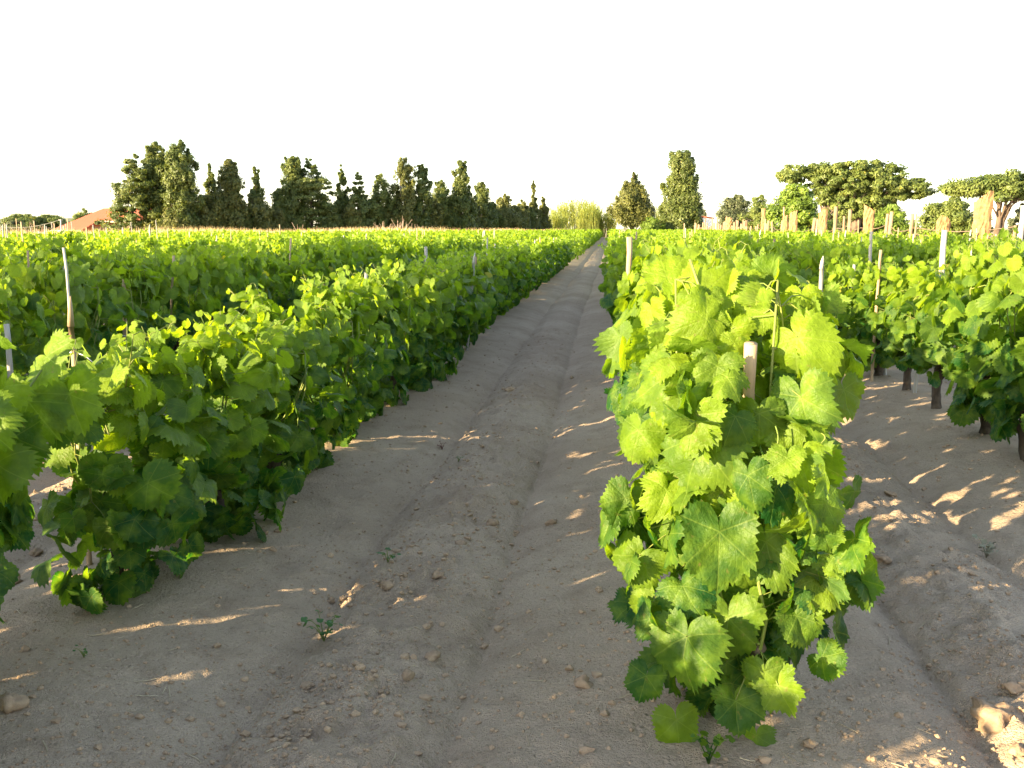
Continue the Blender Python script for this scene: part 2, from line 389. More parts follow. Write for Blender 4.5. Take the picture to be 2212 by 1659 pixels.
def vine_wood(rs, head=.34, r0=.038, canes=7, rx=.22, ry=.35, top=.88):
    """trunk geometry and shoot geometry"""
    tr = Geo(); sh = Geo(); pts_ = []
    lx, ly = rs.randn(2)*.05
    pts = np.array([[0, 0, -.08], [.2*lx, .2*ly, .02], [.6*lx+.02*rs.randn(), .6*ly+.02*rs.randn(), head*.45], [lx, ly, head*.8], [lx*1.2, ly*1.2, head]])
    t = np.linspace(0, 4, 16); P = np.stack([np.interp(t, range(5), pts[:, c]) for c in range(3)], 1) + rs.randn(16, 3)*.006
    sq = 1 + .16*rs.randn(16, 9)
    tr.tube(P, np.interp(t, [0, .6, 2, 3.4, 4], [r0*1.35, r0*1.12, r0*.92, r0*1.2, r0*.8]), 9, True, sq)
    ends = []
    for k in range(3):
        a = k*2.1 + rs.rand(); e = P[-1] + np.array([math.cos(a)*.10, math.sin(a)*.15, rs.uniform(.06, .14)])
        m = (P[-2]+e)/2 + rs.randn(3)*.012
        tr.tube(np.array([P[-2], m, e]), np.array([r0*.75, r0*.55, r0*.42]), 7, True, 1+.12*rs.randn(3, 7)); ends.append(e)
    for k in range(canes):
        s = ends[k % 3]; a = rs.uniform(0, 6.28); e = np.array([rx*math.cos(a), ry*math.sin(a), top*rs.uniform(.8, 1.05)])
        tt = np.linspace(0, 1, 7)[:, None]; mid = np.array([e[0]*.9, e[1]*.9, s[2]+.12])
        c = (1-tt)**2*s + 2*tt*(1-tt)*mid + tt**2*e + rs.randn(7, 3)*.008
        sh.tube(c, np.linspace(.0055, .003, 7), 5); pts_.append(np.stack([np.interp(np.linspace(0, 6, 19), range(7), c[:, j]) for j in range(3)], 1))
    sh.nodes = np.concatenate(pts_)
    return tr, sh
def attach(sh, line, r0, r1, sides=4):
    e = sh.nodes[np.argmin(((sh.nodes-line[0])**2).sum(1))]; l = np.vstack([e, (e+line[0])/2+[0, 0, .02], line]); sh.tube(l, np.linspace(r0, r1, len(l)), sides)
    sh.nodes = np.vstack([sh.nodes, line])

def petioles(sh, sites, rs, frac=1.0):
    P, Nn, T, L, A = sites
    for i in range(len(P)):
        if rs.rand() > frac: continue
        p = P[i]; dd = ((sh.nodes-p)**2).sum(1); j = np.argmin(dd); q = sh.nodes[j]
        if dd[j] > .17**2: continue
        sh.tube(np.array([p, (p+q)/2+np.array([0, 0, .012]), q]), [.0016, .0018, .0022], 3, False)

ENV_SKIRT = [(.03, .55), (.2, .85), (.45, .95), (.7, 1.05), (.9, .9), (1.03, .5)]
ENV_OPEN = [(.30, .35), (.42, .8), (.6, 1.0), (.8, 1.05), (.96, .85), (1.08, .4)]
ENV_MID = [(.10, .45), (.3, .85), (.55, 1.0), (.75, 1.05), (.92, .9), (1.05, .45)]

def make_variant(seed, tmpl, env, n, mat, rich, **kw):
    rs = np.random.RandomState(seed)
    sites, lines = vine_leaf_sites(rs, n, env, **kw)
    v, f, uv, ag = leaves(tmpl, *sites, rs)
    fol = mesh_np('foliage', v, f, mat, uv if rich else None, {'age_tone': ag})
    tr, sh = vine_wood(rs, r0=rs.uniform(.032, .048), head=.26 if env is ENV_SKIRT else .38)
    for l in lines: attach(sh, l, .0035, .0018)
    if rich: petioles(sh, sites, rs, .6)
    return dict(foliage=fol, trunk=tr.mesh('trunk', M_BARK), shoots=sh.mesh('shoots', M_SHOOT))
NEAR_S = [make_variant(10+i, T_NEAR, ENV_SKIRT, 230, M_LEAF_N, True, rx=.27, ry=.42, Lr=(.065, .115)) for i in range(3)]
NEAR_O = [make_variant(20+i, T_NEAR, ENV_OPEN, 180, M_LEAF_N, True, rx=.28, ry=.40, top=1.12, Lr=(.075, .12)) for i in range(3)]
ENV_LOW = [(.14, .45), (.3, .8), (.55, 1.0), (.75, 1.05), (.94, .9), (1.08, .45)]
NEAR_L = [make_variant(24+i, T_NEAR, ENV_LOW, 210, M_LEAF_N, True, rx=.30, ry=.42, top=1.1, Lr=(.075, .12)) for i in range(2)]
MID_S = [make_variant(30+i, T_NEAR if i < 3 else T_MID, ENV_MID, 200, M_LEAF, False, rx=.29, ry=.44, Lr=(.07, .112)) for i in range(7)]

# hero vine: first in its row, beside the camera
def hero_variant():
    rs = np.random.RandomState(99)
    env = [(.10, .22), (.24, .55), (.42, .85), (.7, 1.0), (1.0, 1.0), (1.2, .8), (1.33, .35)]
    S, lines = vine_leaf_sites(rs, 500, env, rx=.30, ry=.36, top=1.30, Lr=(.055, .105), shoots=4, shoot_h=(.02, .08), inner=.45)
    base = np.array([.345, 2.76, 0])
    # the large leaves that show on its near face: junction (u, v), y, tip length px, tip angle (0 down, + to the right), facing tilt
    big = [(1521, 943, 2.42, 150, -25, .5), (1722, 728, 2.50, 128, 42, .35), (1640, 893, 2.425, 84, 2, .4), (1600, 905, 2.46, 70, -25, .3), (1452, 809, 2.50, 125, -8, .4), (1509, 647, 2.62, 105, 205, .3),
           (1526, 690, 2.52, 92, -75, .5), (1545, 710, 2.58, 92, -38, .3), (1535, 832, 2.52, 72, 10, .5), (1580, 710, 2.54, 88, -12, -.1),
           (1730, 858, 2.44, 128, 17, .3), (1822, 842, 2.58, 80, 20, .1), (1755, 990, 2.46, 100, 12, .2), (1690, 915, 2.45, 90, 8, .3),
           (1553, 1149, 2.40, 160, 0, .35), (1482, 1375, 2.42, 138, -3, .35), (1573, 1333, 2.50, 145, 0, -.05), (1655, 1170, 2.45, 140, 12, .3),
           (1736, 1068, 2.42, 105, 0, .3), (1680, 1480, 2.45, 85, 30, .3), (1588, 1515, 2.47, 90, 0, .35), (1652, 1450, 2.46, 85, 2, .3),
           (1381, 1200, 2.58, 92, -30, .2), (1350, 1075, 2.60, 90, -28, .3), (1461, 1555, 2.55, 95, 8, .2), (1634, 1588, 2.56, 55, 8, .4),
           (1764, 1250, 2.52, 95, 38, .3), (1776, 1420, 2.58, 70, 60, .3), (1396, 1460, 2.58, 75, -15, .3), (1380, 930, 2.62, 85, -15, .4),
           (1600, 640, 2.62, 85, 60, .8), (1440, 600, 2.72, 80, 150, .5), (1720, 690, 2.62, 70, 80, .6), (1410, 1300, 2.55, 85, -20, .3),
           (1720, 1330, 2.50, 90, 20, .2), (1640, 1010, 2.46, 90, -5, .2), (1440, 1060, 2.50, 90, -20, .3), (1560, 1060, 2.46, 85, 10, .2), (1660, 600, 2.75, 75, 120, .7)]
    P, Nn, T, L, A = [], [], [], [], []
    for (u, v, y, l, ang, tilt) in big:
        p = at(u, v, y) - base; P.append(p)
        Nn.append(np.array([-.15 + rs.randn()*.38, -1.0, tilt + rs.randn()*.2]))
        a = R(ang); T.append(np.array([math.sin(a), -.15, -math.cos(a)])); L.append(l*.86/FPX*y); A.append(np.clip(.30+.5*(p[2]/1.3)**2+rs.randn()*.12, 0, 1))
    S2 = [np.concatenate([a, np.array(b)]) for a, b in zip(S, (P, Nn, T, L, A))]
    keep = []
    for i, q in enumerate(S2[0]):               # the open stake end stays free of leaves
        w = q + base + nrm(S2[2][i])*S2[3][i]*.35; d = w - np.array([0, 0, H_CAM]); z = d @ _f; uu = d @ _r/z*FPX + 1106; vv_ = 829.5 - d @ _u/z*FPX
        rr_ = S2[3][i]*FPX/z*(.8 if i < len(S[0]) else .45) + 10
        keep.append(not (w[1] < 2.60 and math.hypot(uu-1634, vv_ - min(max(vv_, 735), 850)) < rr_))
    keep = np.array(keep); S2 = [q[keep] for q in S2]
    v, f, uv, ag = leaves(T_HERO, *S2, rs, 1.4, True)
    fol = mesh_np('foliage', v, f, M_LEAF_N, uv, {'age_tone': ag})
    tr, sh = vine_wood(rs, head=.30, r0=.040, canes=9, rx=.2, ry=.25, top=1.25)
    for l in lines: attach(sh, l, .004, .002, 5)
    # stout green shoot rising at the top left, tendrils hanging at the front
    a0 = at(1525, 700, 2.62)-base; a1 = at(1490, 560, 2.64)-base
    sh.tube(np.array([a0-[0, 0, .2], a0, (a0+a1)/2+[.008, 0, 0], a1]), [.0055, .005, .0045, .003], 6)
    for (u0, v0, u1, v1) in ((1675, 920, 1650, 1070), (1680, 1000, 1672, 1050), (1765, 930, 1790, 985)):
        p0, p1 = at(u0, v0, 2.40)-base, at(u1, v1, 2.38)-base
        tq = np.linspace(0, 1, 16)[:, None]; sh.tube(p0*(1-tq)+p1*tq+np.concatenate([.012*np.sin(tq*7), 0*tq, 0*tq], 1), np.linspace(.002, .0009, 16), 5)
    petioles(sh, S2, rs, .8)
    # a bunch of small unripe berries
    gp = Geo(); c = at(1660, 1050, 2.50)-base
    th = np.linspace(0, math.pi, 5); 
    for k in range(42):
        q = c + rs.randn(3)*np.array([.022, .02, .03]); rr = .0045
        bm = bmesh.new(); bmesh.ops.create_icosphere(bm, subdivisions=1, radius=rr)
        vv = np.array([x.co for x in bm.verts])+q; ff = np.array([[x.index for x in fc.verts] for fc in bm.faces]); bm.free(); gp.add(vv, [ff])
    return base, dict(foliage=fol, trunk=tr.mesh('trunk', M_BARK), shoots=sh.mesh('shoots', M_SHOOT), grapes=gp.mesh('grape_bunch', simple_mat('unripe_grape', (.16, .26, .05), (.24, .34, .08), 20, .35)))

ORD = ['first', 'second', 'third', 'fourth', 'fifth', 'sixth', 'seventh', 'eighth', 'ninth', 'tenth', 'eleventh', 'twelfth']
def row_name(k):
    if k == -1: return 'the row lining the left path edge'
    if k == 0: return 'the row lining the right path edge'
    if k < 0: return 'the %s row left of the path' % ORD[min(-k-1, 11)]
    return 'the %s row right of the path' % ORD[k]
def place_vine(var, x, y, rz, s, label, group, parts=('foliage', 'trunk', 'shoots')):
    root = empty('grape_vine', (x, y, gz(x, y)-.02), label, 'grape vine', group)
    root.rotation_euler = (0, 0, rz); root.scale = s
    for p in parts:
        if p in var: obj(p, var[p], root)
    return root

def row_start(k): return {0: 2.76, -1: 1.20, -2: -2.2, -3: -1.0, 1: 4.35, 2: 4.8}.get(k, 0.0 if k < 0 else 6.0)
def row_end(k):
    return float(np.interp(k, [-16, -12, -9, -6, -4, -2, -1, 0, 5], [60, 72, 84, 104, 122, 148, 165, 165, 150]))
SP = .85
def in_frame(x, y, m=.5):
    if y < .5: return False
    d = np.array([x, y, .6-H_CAM]); z = d @ _f
    if z < .3: return False
    u = d @ _r/z*FPX + 1106
    return -m*FPX/z < u < 2212 + m*FPX/z
rs_v = np.random.RandomState(4)
cands = []
for k in range(-16, 6):
    n = int((row_end(k)-row_start(k))/(SP if k != -1 else .71))
    for i in range(n+1):
        x = ROW0 + ROWS*k + rs_v.randn()*.04; y = row_start(k) + SP*i + rs_v.randn()*.03
        if k == -1: x += .07 if i > 3 else -.08
        if k == 0 and i < 9: x += .07
        if k == -1: y = (.95, 1.35, 1.75, 2.15)[i] if i < 4 else 3.60 + .69*(i-4) + rs_v.randn()*.04
        if k == 0 and i == 0: continue
        vis = in_frame(x, y); d = math.hypot(x, y)
        key = d*(1.0 if k in (-1, 0) else 1.25)
        if not vis:                       # out of the picture: kept only where it shades what is seen
            if k in (-1, -2) and y < 4.5: key = 3
            else: continue
        cands.append((key, k, i, x, y, vis))
cands.sort(key=lambda c: c[0])
N_IND = 292
indiv, far = cands[:N_IND], cands[N_IND:]

hb, HERO = hero_variant()
hroot = empty('grape_vine', hb + [0, 0, 0], 'tall sunlit grape vine standing first in its row, right beside the path', 'grape vine', 'grape vines in ' + row_name(0))
for p_, n_ in (('foliage', 'foliage'), ('trunk', 'trunk'), ('shoots', 'shoots'), ('grapes', 'grape_bunch')): obj(n_, HERO[p_], hroot)

def edge_vine():
    rs = np.random.RandomState(55); base = np.array([-2.06, 2.74, gz(-2.06, 2.74)-.02])
    S, lines = vine_leaf_sites(rs, 110, [(.30, .5), (.5, .95), (.7, 1.0), (.88, .8), (.98, .4)], rx=.17, ry=.30, Lr=(.07, .115))
    P, Nn, T, L, A = [], [], [], [], []
    for (u, v, y, l, a, nx, nz) in ((62, 868, 2.95, 105, 40, .3, .5), (150, 852, 3.02, 105, 18, .5, .2), (10, 835, 2.80, 85, -10, -.6, .4), (30, 945, 2.86, 100, 15, .4, .3), (-10, 1000, 2.70, 100, 10, .2, .3), (-30, 900, 2.66, 100, 40, -.2, .6), (100, 770, 2.95, 80, 60, -.5, .7)):
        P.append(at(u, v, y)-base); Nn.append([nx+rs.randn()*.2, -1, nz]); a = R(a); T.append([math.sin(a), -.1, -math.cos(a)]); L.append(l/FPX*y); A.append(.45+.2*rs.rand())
    S2 = [np.concatenate([a, np.array(b)]) for a, b in zip(S, (P, Nn, T, L, A))]
    v, f, uv, ag = leaves(T_HERO, *S2, rs, 1.0, True)
    tr, sh = vine_wood(rs, head=.38, r0=.04)
    e = at(90, 800, 2.9)-base; sh.tube(np.array([[0, 0, .5], [.12, .05, .85], e*.7+[0, 0, .15], e]), [.006, .005, .004, .003], 5)
    petioles(sh, S2, rs, .7)
    root = empty('grape_vine', base, 'grape vine reaching in at the left edge with a few big sunlit leaves', 'grape vine', 'grape vines in ' + row_name(-1))
    for n_, m_ in (('foliage', mesh_np('foliage', v, f, M_LEAF_N, uv, {'age_tone': ag})), ('trunk', tr.mesh('trunk', M_BARK)), ('shoots', sh.mesh('shoots', M_SHOOT))): obj(n_, m_, root)
edge_vine()
rs_p = np.random.RandomState(12)
stake_sites = []
for (key, k, i, x, y, vis) in indiv:
    d = math.hypot(x, y)
    if d < 10.5:
        pool = (NEAR_O[:2] if 7.0 < y < 8.9 else NEAR_L) if k >= 1 else NEAR_S
        if k == 0: pool = NEAR_O
    else: pool = MID_S[:3] if d < 18 else MID_S
    var = pool[rs_p.randint(len(pool))]
    sc = rs_p.uniform(.92, 1.08); hz = rs_p.uniform(.86, 1.14)
    if k == 1: hz = 1.10 if y < 7.2 else hz*.98
    if k == -1: hz = (rs_p.uniform(.84, .97) if i < 9 else rs_p.uniform(.86, 1.0))
    if k == -2: hz = rs_p.uniform(.95, 1.12)
    if not vis and k == -2: hz = 1.08
    if k == 0 and i < 8: hz = min(hz, 1.04)
    near = d < 11
    j = i + 1
    if near and j <= 12:
        where = ORD[j-1]
        label = '%s grape vine of %s' % (where, row_name(k))
        if not vis: label = 'grape vine at the near end of %s' % row_name(k)
    elif d < 19: label = 'leafy grape vine partway down %s' % row_name(k)
    else: label = 'grape vine far down %s' % row_name(k)
    place_vine(var, x, y, rs_p.choice([0, math.pi]) + rs_p.randn()*.12, (sc*rs_p.choice([-1, 1])*(.86 if k == 0 and i < 9 else 1), sc, hz), label, 'grape vines in ' + row_name(k), ('foliage', 'trunk', 'shoots') if d < 20 else ('foliage', 'trunk'))
    stake_sites.append((k, i, x, y, d, vis))

# the rest of the vineyard reads as one mass
def far_vines():
    rs = np.random.RandomState(5); P, Nn, T, L, A = [], [], [], [], []
    for (key, k, i, x, y, vis) in far:
        d = math.hypot(x, y); n = int(np.clip(3600/d, 42, 130)); big = np.clip(d/45, 1, 2.0)
        s, _ = vine_leaf_sites(rs, n, ENV_MID, rx=.34, ry=.48, shoots=3, Lr=(.075*big, .12*big), inner=.1, shoot_h=(.05, .26))
        s[0] = s[0]*np.array([1, 1, rs.uniform(.85, 1.12)]) + np.array([x, y, gz(x, y)]); s[4] = np.clip(s[4]+.32, 0, 1); s[1] = s[1]*.6 + rs.randn(len(s[1]), 3)*.55  # raised tone paints sunlit yellow into the far leaves
        for a, b in zip((P, Nn, T, L, A), s): a.append(b)
    a = [np.concatenate(q) for q in (P, Nn, T, L, A)]
    v, f, uv, ag = leaves([leaf_template(7, 1, 0, (1.0,), 1.0)], *a, rs)
    o = obj('distant_vines', mesh_np('distant_vines', v, f, M_LEAF, None, {'age_tone': ag}))
    tag(o, 'far rows of grape vines merging into one sunlit green mass', 'vines', kind='stuff')
far_vines()

# ------------------------------------------------------------------ vine stakes
def stake_mesh(rs, h, r, mat, point=False, nodes=False):
    g = Geo(); n = 12; z = np.linspace(-.15, h, n); lean = rs.randn(2)*.015
    P = np.stack([lean[0]*z + rs.randn(n)*.002, lean[1]*z + rs.randn(n)*.002, z], 1)
    rad = np.full(n, r)*(1-.12*np.linspace(0, 1, n))
    if point: P = np.vstack([P[:-1], P[-1]-[0, 0, .12], P[-1]-[-r*.2, 0, .05], P[-1]+[r*.5, 0, .0]]); rad = np.append(rad, [r*.75, r*.2]); rad[-3] = r
    if nodes:
        rad[3::4] *= 1.12
    g.tube(P, rad, 10, True)
    if nodes: # hollow cane end
        e = P[-1]; g.tube(np.array([e+[0, 0, .0015], e+[0, 0, .002]]), [r*.55, r*.5], 10, True)
    return g.mesh('pole', mat)
def tie_mesh(rs, r, z):
    g = Geo(); th = np.linspace(0, 6.0, 14)
    g.tube(np.stack([(r+.006)*np.cos(th), (r+.006)*np.sin(th), z+.004*th/6], 1), .0035, 4)
    g.tube(np.array([[r, 0, z], [r+.05, rs.randn()*.02, z-.02], [r+.10, rs.randn()*.03, z-.05-.04*rs.rand()]]), [.0035, .003, .002], 4)
    return g.mesh('tie', M_WHITE)
rs_s = np.random.RandomState(31)
STK = [(stake_mesh(rs_s, h, r, m, pt, nd), r, h) for h, r, m, pt, nd in ((1.22, .013, M_GREY, False, False), (1.3, .016, M_CANE, False, True), (1.38, .011, M_GREY, False, False), (1.25, .018, M_GREY, True, False), (1.45, .012, M_CANE, False, True), (1.18, .02, M_CANE, True, False))]
TIES = [tie_mesh(rs_s, .016, z) for z in (.55, .72, .9, 1.02)]
def place_stake(i, x, y, label, group, dz=0, tie=None, tilt=(0, 0)):
    me, r, h = STK[i]
    root = empty('vine_stake', (x, y, gz(x, y)+dz), label, 'stake', group); root.rotation_euler = (tilt[0], tilt[1], rs_s.uniform(0, 6.28))
    obj('pole', me, root)
    if tie is not None: obj('tie', TIES[tie], root)
    return root
STK_HAND = [  # (u, v) of the top, y, mesh index, label
    (1628, 742, 2.52, 'thick'), ]
hero_stake_top = at(1630, 742, 2.46)
hf = np.array([hero_stake_top[0]+.01, 2.80, gz(hero_stake_top[0], 2.80)]); hv = hero_stake_top - hf; hl = float(np.linalg.norm(hv))
g_ = empty('vine_stake', hf, 'thick sunlit cane stake with an open end inside the nearest vine', 'stake', 'vine stakes')
g_.rotation_euler = Vector(hv).to_track_quat('Z', 'Y').to_euler()
obj('pole', stake_mesh(np.random.RandomState(2), hl, .0165, M_CANE, False, True), g_)
hand = [(145, 535, 5.6, 2, 'tall thin grey bamboo stake rising beside the leftmost near vine', .0085, M_GREY, False),
        (153, 640, 3.85, 5, 'stout pointed wooden stake in the leftmost near vine', .0125, M_CANE, True),
        (15, 700, 5.6, 0, 'short grey stake at the left edge of the field', .018, M_GREY, False),
        (788, 588, 8.2, 0, 'grey stake in the shaded left row halfway along the path', .017, M_GREY, False),
        (923, 533, 12.2, 0, 'grey stake standing clear above the shaded second left row', .022, M_GREY, False),
        (690, 615, 7.3, 1, 'reddish cane stake with a broken end in the left row', .017, M_CANE, True),
        (635, 690, 6.4, 0, 'pale slim stake among sunlit leaves of the left row', .013, M_WHITE, False),
        (1425, 580, 5.0, 3, 'pale pointed stake just behind the nearest vine', .016, M_GREY, True),
        (1360, 512, 8.6, 1, 'thick tan stake leaning in the right row by the path', .026, M_CANE, False),
        (1780, 553, 9.6, 3, 'pointed grey stake in the shaded second right row', .022, M_GREY, True),
        (2041, 497, 8.4, 1, 'tall white sunlit stake standing high over the second right row', .026, M_GREY, False),
        (1883, 500, 14.5, 2, 'bluish grey stake in shade in the right part of the field', .026, M_GREY, False),
        (1898, 540, 9.2, 1, 'short tan stake tip over the sunlit right vines', .014, M_CANE, False),
        (2150, 850, 7.55, 0, 'pale round stake beside the bare vine trunk at the right', .022, M_GREY, False)]
for (u, v, y, i, lab, r, m, pt) in hand:
    p = at(u, v, y); z0 = gz(p[0], p[1])
    g_ = empty('vine_stake', (p[0], p[1], z0), lab, 'stake', 'vine stakes')
    obj('pole', stake_mesh(np.random.RandomState(int(u)), p[2]-z0, r, m, pt, m is M_CANE), g_)
    if u in (145, 788, 690, 2041): obj('tie', TIES[int(u) % 4], g_)
for (k, i, x, y, d, vis) in stake_sites:
    if d < 5 or not vis or rs_s.rand() > .5 or (k == -1 and d < 11): continue
    if d < 11: lab = 'vine stake standing in a gap of %s' % row_name(k)
    else: lab = 'thin vine stake partway down %s' % row_name(k)
    place_stake(rs_s.randint(len(STK)), x + rs_s.uniform(-.12, .12), y + rs_s.uniform(-.3, .3), lab, 'vine stakes in ' + row_name(k), rs_s.uniform(-.38, -.06), rs_s.randint(4) if rs_s.rand() < .6 and d < 16 else None, rs_s.randn(2)*.05)
fs = [c for c in far if c[4] > 20]
rs_s.shuffle(fs)
pick = sorted([c for c in fs if c[1] > -16], key=lambda c: math.hypot(c[3], c[4])*(.8 if c[1] < -8 else 1))[:95]
for (key, k, i, x, y, vis) in pick:
    me, r, h = STK[rs_s.randint(len(STK))]
    o = obj('vine_stake', me, None, (x, y, gz(x, y)+(rs_s.uniform(-.22, .12) if k > -7 else rs_s.uniform(.0, .3)))); o.scale = (1.35, 1.35, 1)
    tag(o, 'distant pale stake poking out of %s' % row_name(k), 'stake', 'vine stakes in ' + row_name(k))

# ------------------------------------------------------------------ clods, crumbs, weeds
def rock_mesh(seed, r, sub=3, rough=.62):
    bm = bmesh.new(); bmesh.ops.create_icosphere(bm, subdivisions=sub, radius=1)
    rs = np.random.RandomState(seed); v = np.array([q.co for q in bm.verts]); f = np.array([[q.index for q in fc.verts] for fc in bm.faces]); bm.free()
    s = 1 + rough*(vnoise(v[:, 0]+v[:, 2]*.7, v[:, 1]-v[:, 2]*.6, 1.4, seed % 50)*1.6 + vnoise(v[:, 0]-v[:, 2], v[:, 1]+v[:, 2], 3.5, seed % 50+3)*.9 + vnoise(v[:, 0]+v[:, 2], v[:, 1]*1.2, 9, seed % 50+5)*.35)
    v = v*s[:, None]*np.array([1, rs.uniform(.75, 1.0), rs.uniform(.55, .75)])*r
    return mesh_np('soil_clod', v, [f], M_CLOD)
clods = [(835, 1270, .040, 'large crumbling clod on the middle ridge of the path'), (1060, 1132, .030, 'brown clod lying on the path ridge above a paler one'), (995, 1178, .026, 'rounded clod on the ridge at mid path'),
         (1192, 1131, .026, 'lone clod on the right slope of the path'), (945, 1250, .026, 'clod near the middle of the path below the ridge top'), (935, 1420, .024, 'small dark clod on the lower ridge of the path'),
         (880, 1470, .022, 'flat dark clod low on the path near the camera'), (715, 1300, .020, 'clod in the left furrow of the path'), (742, 1305, .018, 'smaller clod beside another in the left furrow'),
         (1235, 818, .030, 'distant clod against the right side of the path'), (1100, 845, .045, 'sunlit orange clod on the far path ridge'), (2148, 1560, .062, 'big sunlit clod in the lower right corner'),
         (2190, 1500, .030, 'small sunlit clod near the big corner clod'), (2200, 1630, .028, 'clod at the very bottom right corner'), (1812, 1183, .034, 'clod just right of the nearest vine in shade'),
         (1905, 1215, .034, 'half buried clod on the right furrow ridge'), (1925, 1070, .030, 'sunlit lump on the right furrow ridge'), (22, 1262, .040, 'brown clod at the left edge under the vine'),
         (76, 1197, .036, 'clod left of the first left vine trunk'), (18, 1530, .045, 'dark clod at the bottom left edge'), (1110, 1085, .022, 'pebble sized clod high on the path ridge'), (1045, 1400, .016, 'tiny clod low on the right furrow side'),
         (600, 1150, .016, 'tiny clod on the left slope near the vines'), (570, 1155, .020, 'clod on the sandy slope under the left row'), (1260, 1480, .026, 'reddish clod left of the nearest vine base'), (1750, 1610, .020, 'small pale clod right of the nearest vine base')]
for n_, (u, v, r, lab) in enumerate(clods):
    x, y = on_ground(u, v)
    o = obj('soil_clod', rock_mesh(n_+3, r), None, (x, y, gz(x, y)+r*.25)); o.rotation_euler = (0, 0, n_*1.3)
    tag(o, lab, 'clod', 'soil clods')
def crumbs():
    rs = np.random.RandomState(8); bm = bmesh.new(); bmesh.ops.create_icosphere(bm, subdivisions=1, radius=1)
    tv = np.array([q.co for q in bm.verts]); tf = np.array([[q.index for q in fc.verts] for fc in bm.faces]); bm.free()
    pts = []
    while sum(len(p) for p in pts) < 16000:
        y = 2.0 + 12*rs.rand(4000)**1.7; x = rs.uniform(-1.1, .9, 4000)*y*.62 ; u = np.mod(x-ROW0, ROWS)
        keep = rs.rand(4000) < (.22 + .78*np.exp(-((u-1.08)/.32)**2)) * (.35+.65*(vnoise(x, y, 2.2, 11) > -.05))
        pts.append(np.stack([x, y], 1)[keep])
    p = np.concatenate(pts)[:16000]; m = len(p)
    r = np.clip(rs.lognormal(-5.35, .52, m), .002, .019)
    v = tv[None]*(1+.35*rs.randn(m, len(tv), 1)*.6)*r[:, None, None]*np.array([1, .9, .7])
    z = ground_z(p[:, 0], p[:, 1]); v = v + np.stack([p[:, 0], p[:, 1], z+r*.2], 1)[:, None]
    f = (tf[None]+np.arange(m)[:, None, None]*len(tv)).reshape(-1, 3)
    tag(obj('soil_crumbs', mesh_np('soil_crumbs', v.reshape(-1, 3), [f], M_CLOD, smooth=False)), 'crumbs of dry soil scattered over the path', kind='stuff')
crumbs()
def litter():
    rs = np.random.RandomState(14); n = 420; g = Geo()
    for i in range(n):
        y = 2.1 + 9*rs.rand()**1.6; x = rs.uniform(-1.1, .8)*y*.6; a = rs.uniform(0, 3.14); ln = rs.uniform(.015, .07); r = rs.uniform(.0008, .0018)
        if abs((x-ROW0+.4) % ROWS - .4) > .9 and rs.rand() < .4: continue
        t_ = np.linspace(-.5, .5, 4); px = x+ln*t_*math.cos(a); py = y+ln*t_*math.sin(a)+rs.randn()*.004*t_**2
        g.tube(np.stack([px, py, ground_z(px, py)+.003+.006*rs.rand()*np.abs(t_)], 1), r, 4, False)
    tag(obj('straw_litter', g.mesh('straw_litter', simple_mat('straw_bits', (.22, .17, .11), (.55, .46, .32), 3, .9))), 'bits of dry straw and twig strewn over the sand', kind='stuff')
litter()
M_WEED = leaf_material('weed_leaf', (.03, .09, .03), (.08, .17, .05), .35)
def weed(u, v, size, n, lab, kind='weed', mat=None):
    x, y = on_ground(u, v); rs = np.random.RandomState(int(u)); sh = Geo(); P, Nn, T, L, A = [], [], [], [], []
    for s in range(n):
        a = rs.uniform(0, 6.28); e = np.array([math.cos(a)*size*.6, math.sin(a)*size*.6, size*rs.uniform(.5, 1.0)])
        tt = np.linspace(0, 1, 5)[:, None]; c = tt*e + np.array([0, 0, .25*size])*np.sin(tt*math.pi)
        sh.tube(c, np.linspace(.0022, .001, 5), 4)
        for q in range(4):
            w = .4+.6*q/3; d = nrm(rs.randn(3)*[1, 1, .3]); P.append(c[min(4, int(w*4))]+d*.01); Nn.append(np.array([0, 0, 1])+rs.randn(3)*.4); T.append(d); L.append(size*.16*rs.uniform(.6, 1.3)); A.append(rs.rand()*.5)
    root = empty('weed', (x, y, gz(x, y)), lab, kind, 'weeds on the path')
    vv, ff, uv, ag = leaves(T_MID, *[np.array(q) for q in (P, Nn, T, L, A)], rs, .6)
    obj('leaves', mesh_np('leaves', vv, ff, mat or M_WEED, None, {'age_tone': ag}), root); obj('stems', sh.mesh('stems', mat or M_SHOOT), root)
weed(700, 1385, .10, 6, 'small green weed growing beside the left furrow of the path')
weed(838, 1215, .07, 3, 'thin grassy weed higher up in the left furrow')
weed(990, 998, .05, 3, 'tiny green sprout on the ridge at mid path')
weed(182, 1420, .045, 3, 'tiny sprout on the sunlit strip at bottom left')
weed(1530, 1650, .09, 5, 'bright young shoot at the foot of the nearest vine', mat=M_LEAF)
M_DRYW = simple_mat('withered_leaf', (.16, .15, .10), (.34, .33, .24), 20, .9)
weed(2130, 1205, .10, 7, 'withered grey weed lying in the right furrow', mat=M_DRYW)
weed(955, 972, .05, 4, 'dead reddish leaf cluster lying on the path', 'dead leaves', simple_mat('dead_leaf', (.12, .06, .05), (.26, .13, .10), 20, .9))
def ground_tie(u, v, ln, ang, lab):
    x, y = on_ground(u, v); g = Geo(); t_ = np.linspace(0, 1, 6); a = R(ang)
    p = np.stack([ln*t_*math.cos(a), ln*t_*math.sin(a), .012+.01*np.sin(t_*4)], 1); p[:, 1] += .015*np.sin(t_*5)
    g.tube(p, .0028, 4); o = obj('plastic_tie', g.mesh('plastic_tie', M_WHITE), None, (x, y, gz(x, y))); tag(o, lab, 'tie', 'white plastic ties')
ground_tie(90, 1110, .09, 120, 'white plastic tie lying on the sand left of the first left vine')
ground_tie(1302, 770, .22, 70, 'white plastic strip leaning at the edge of the right row')

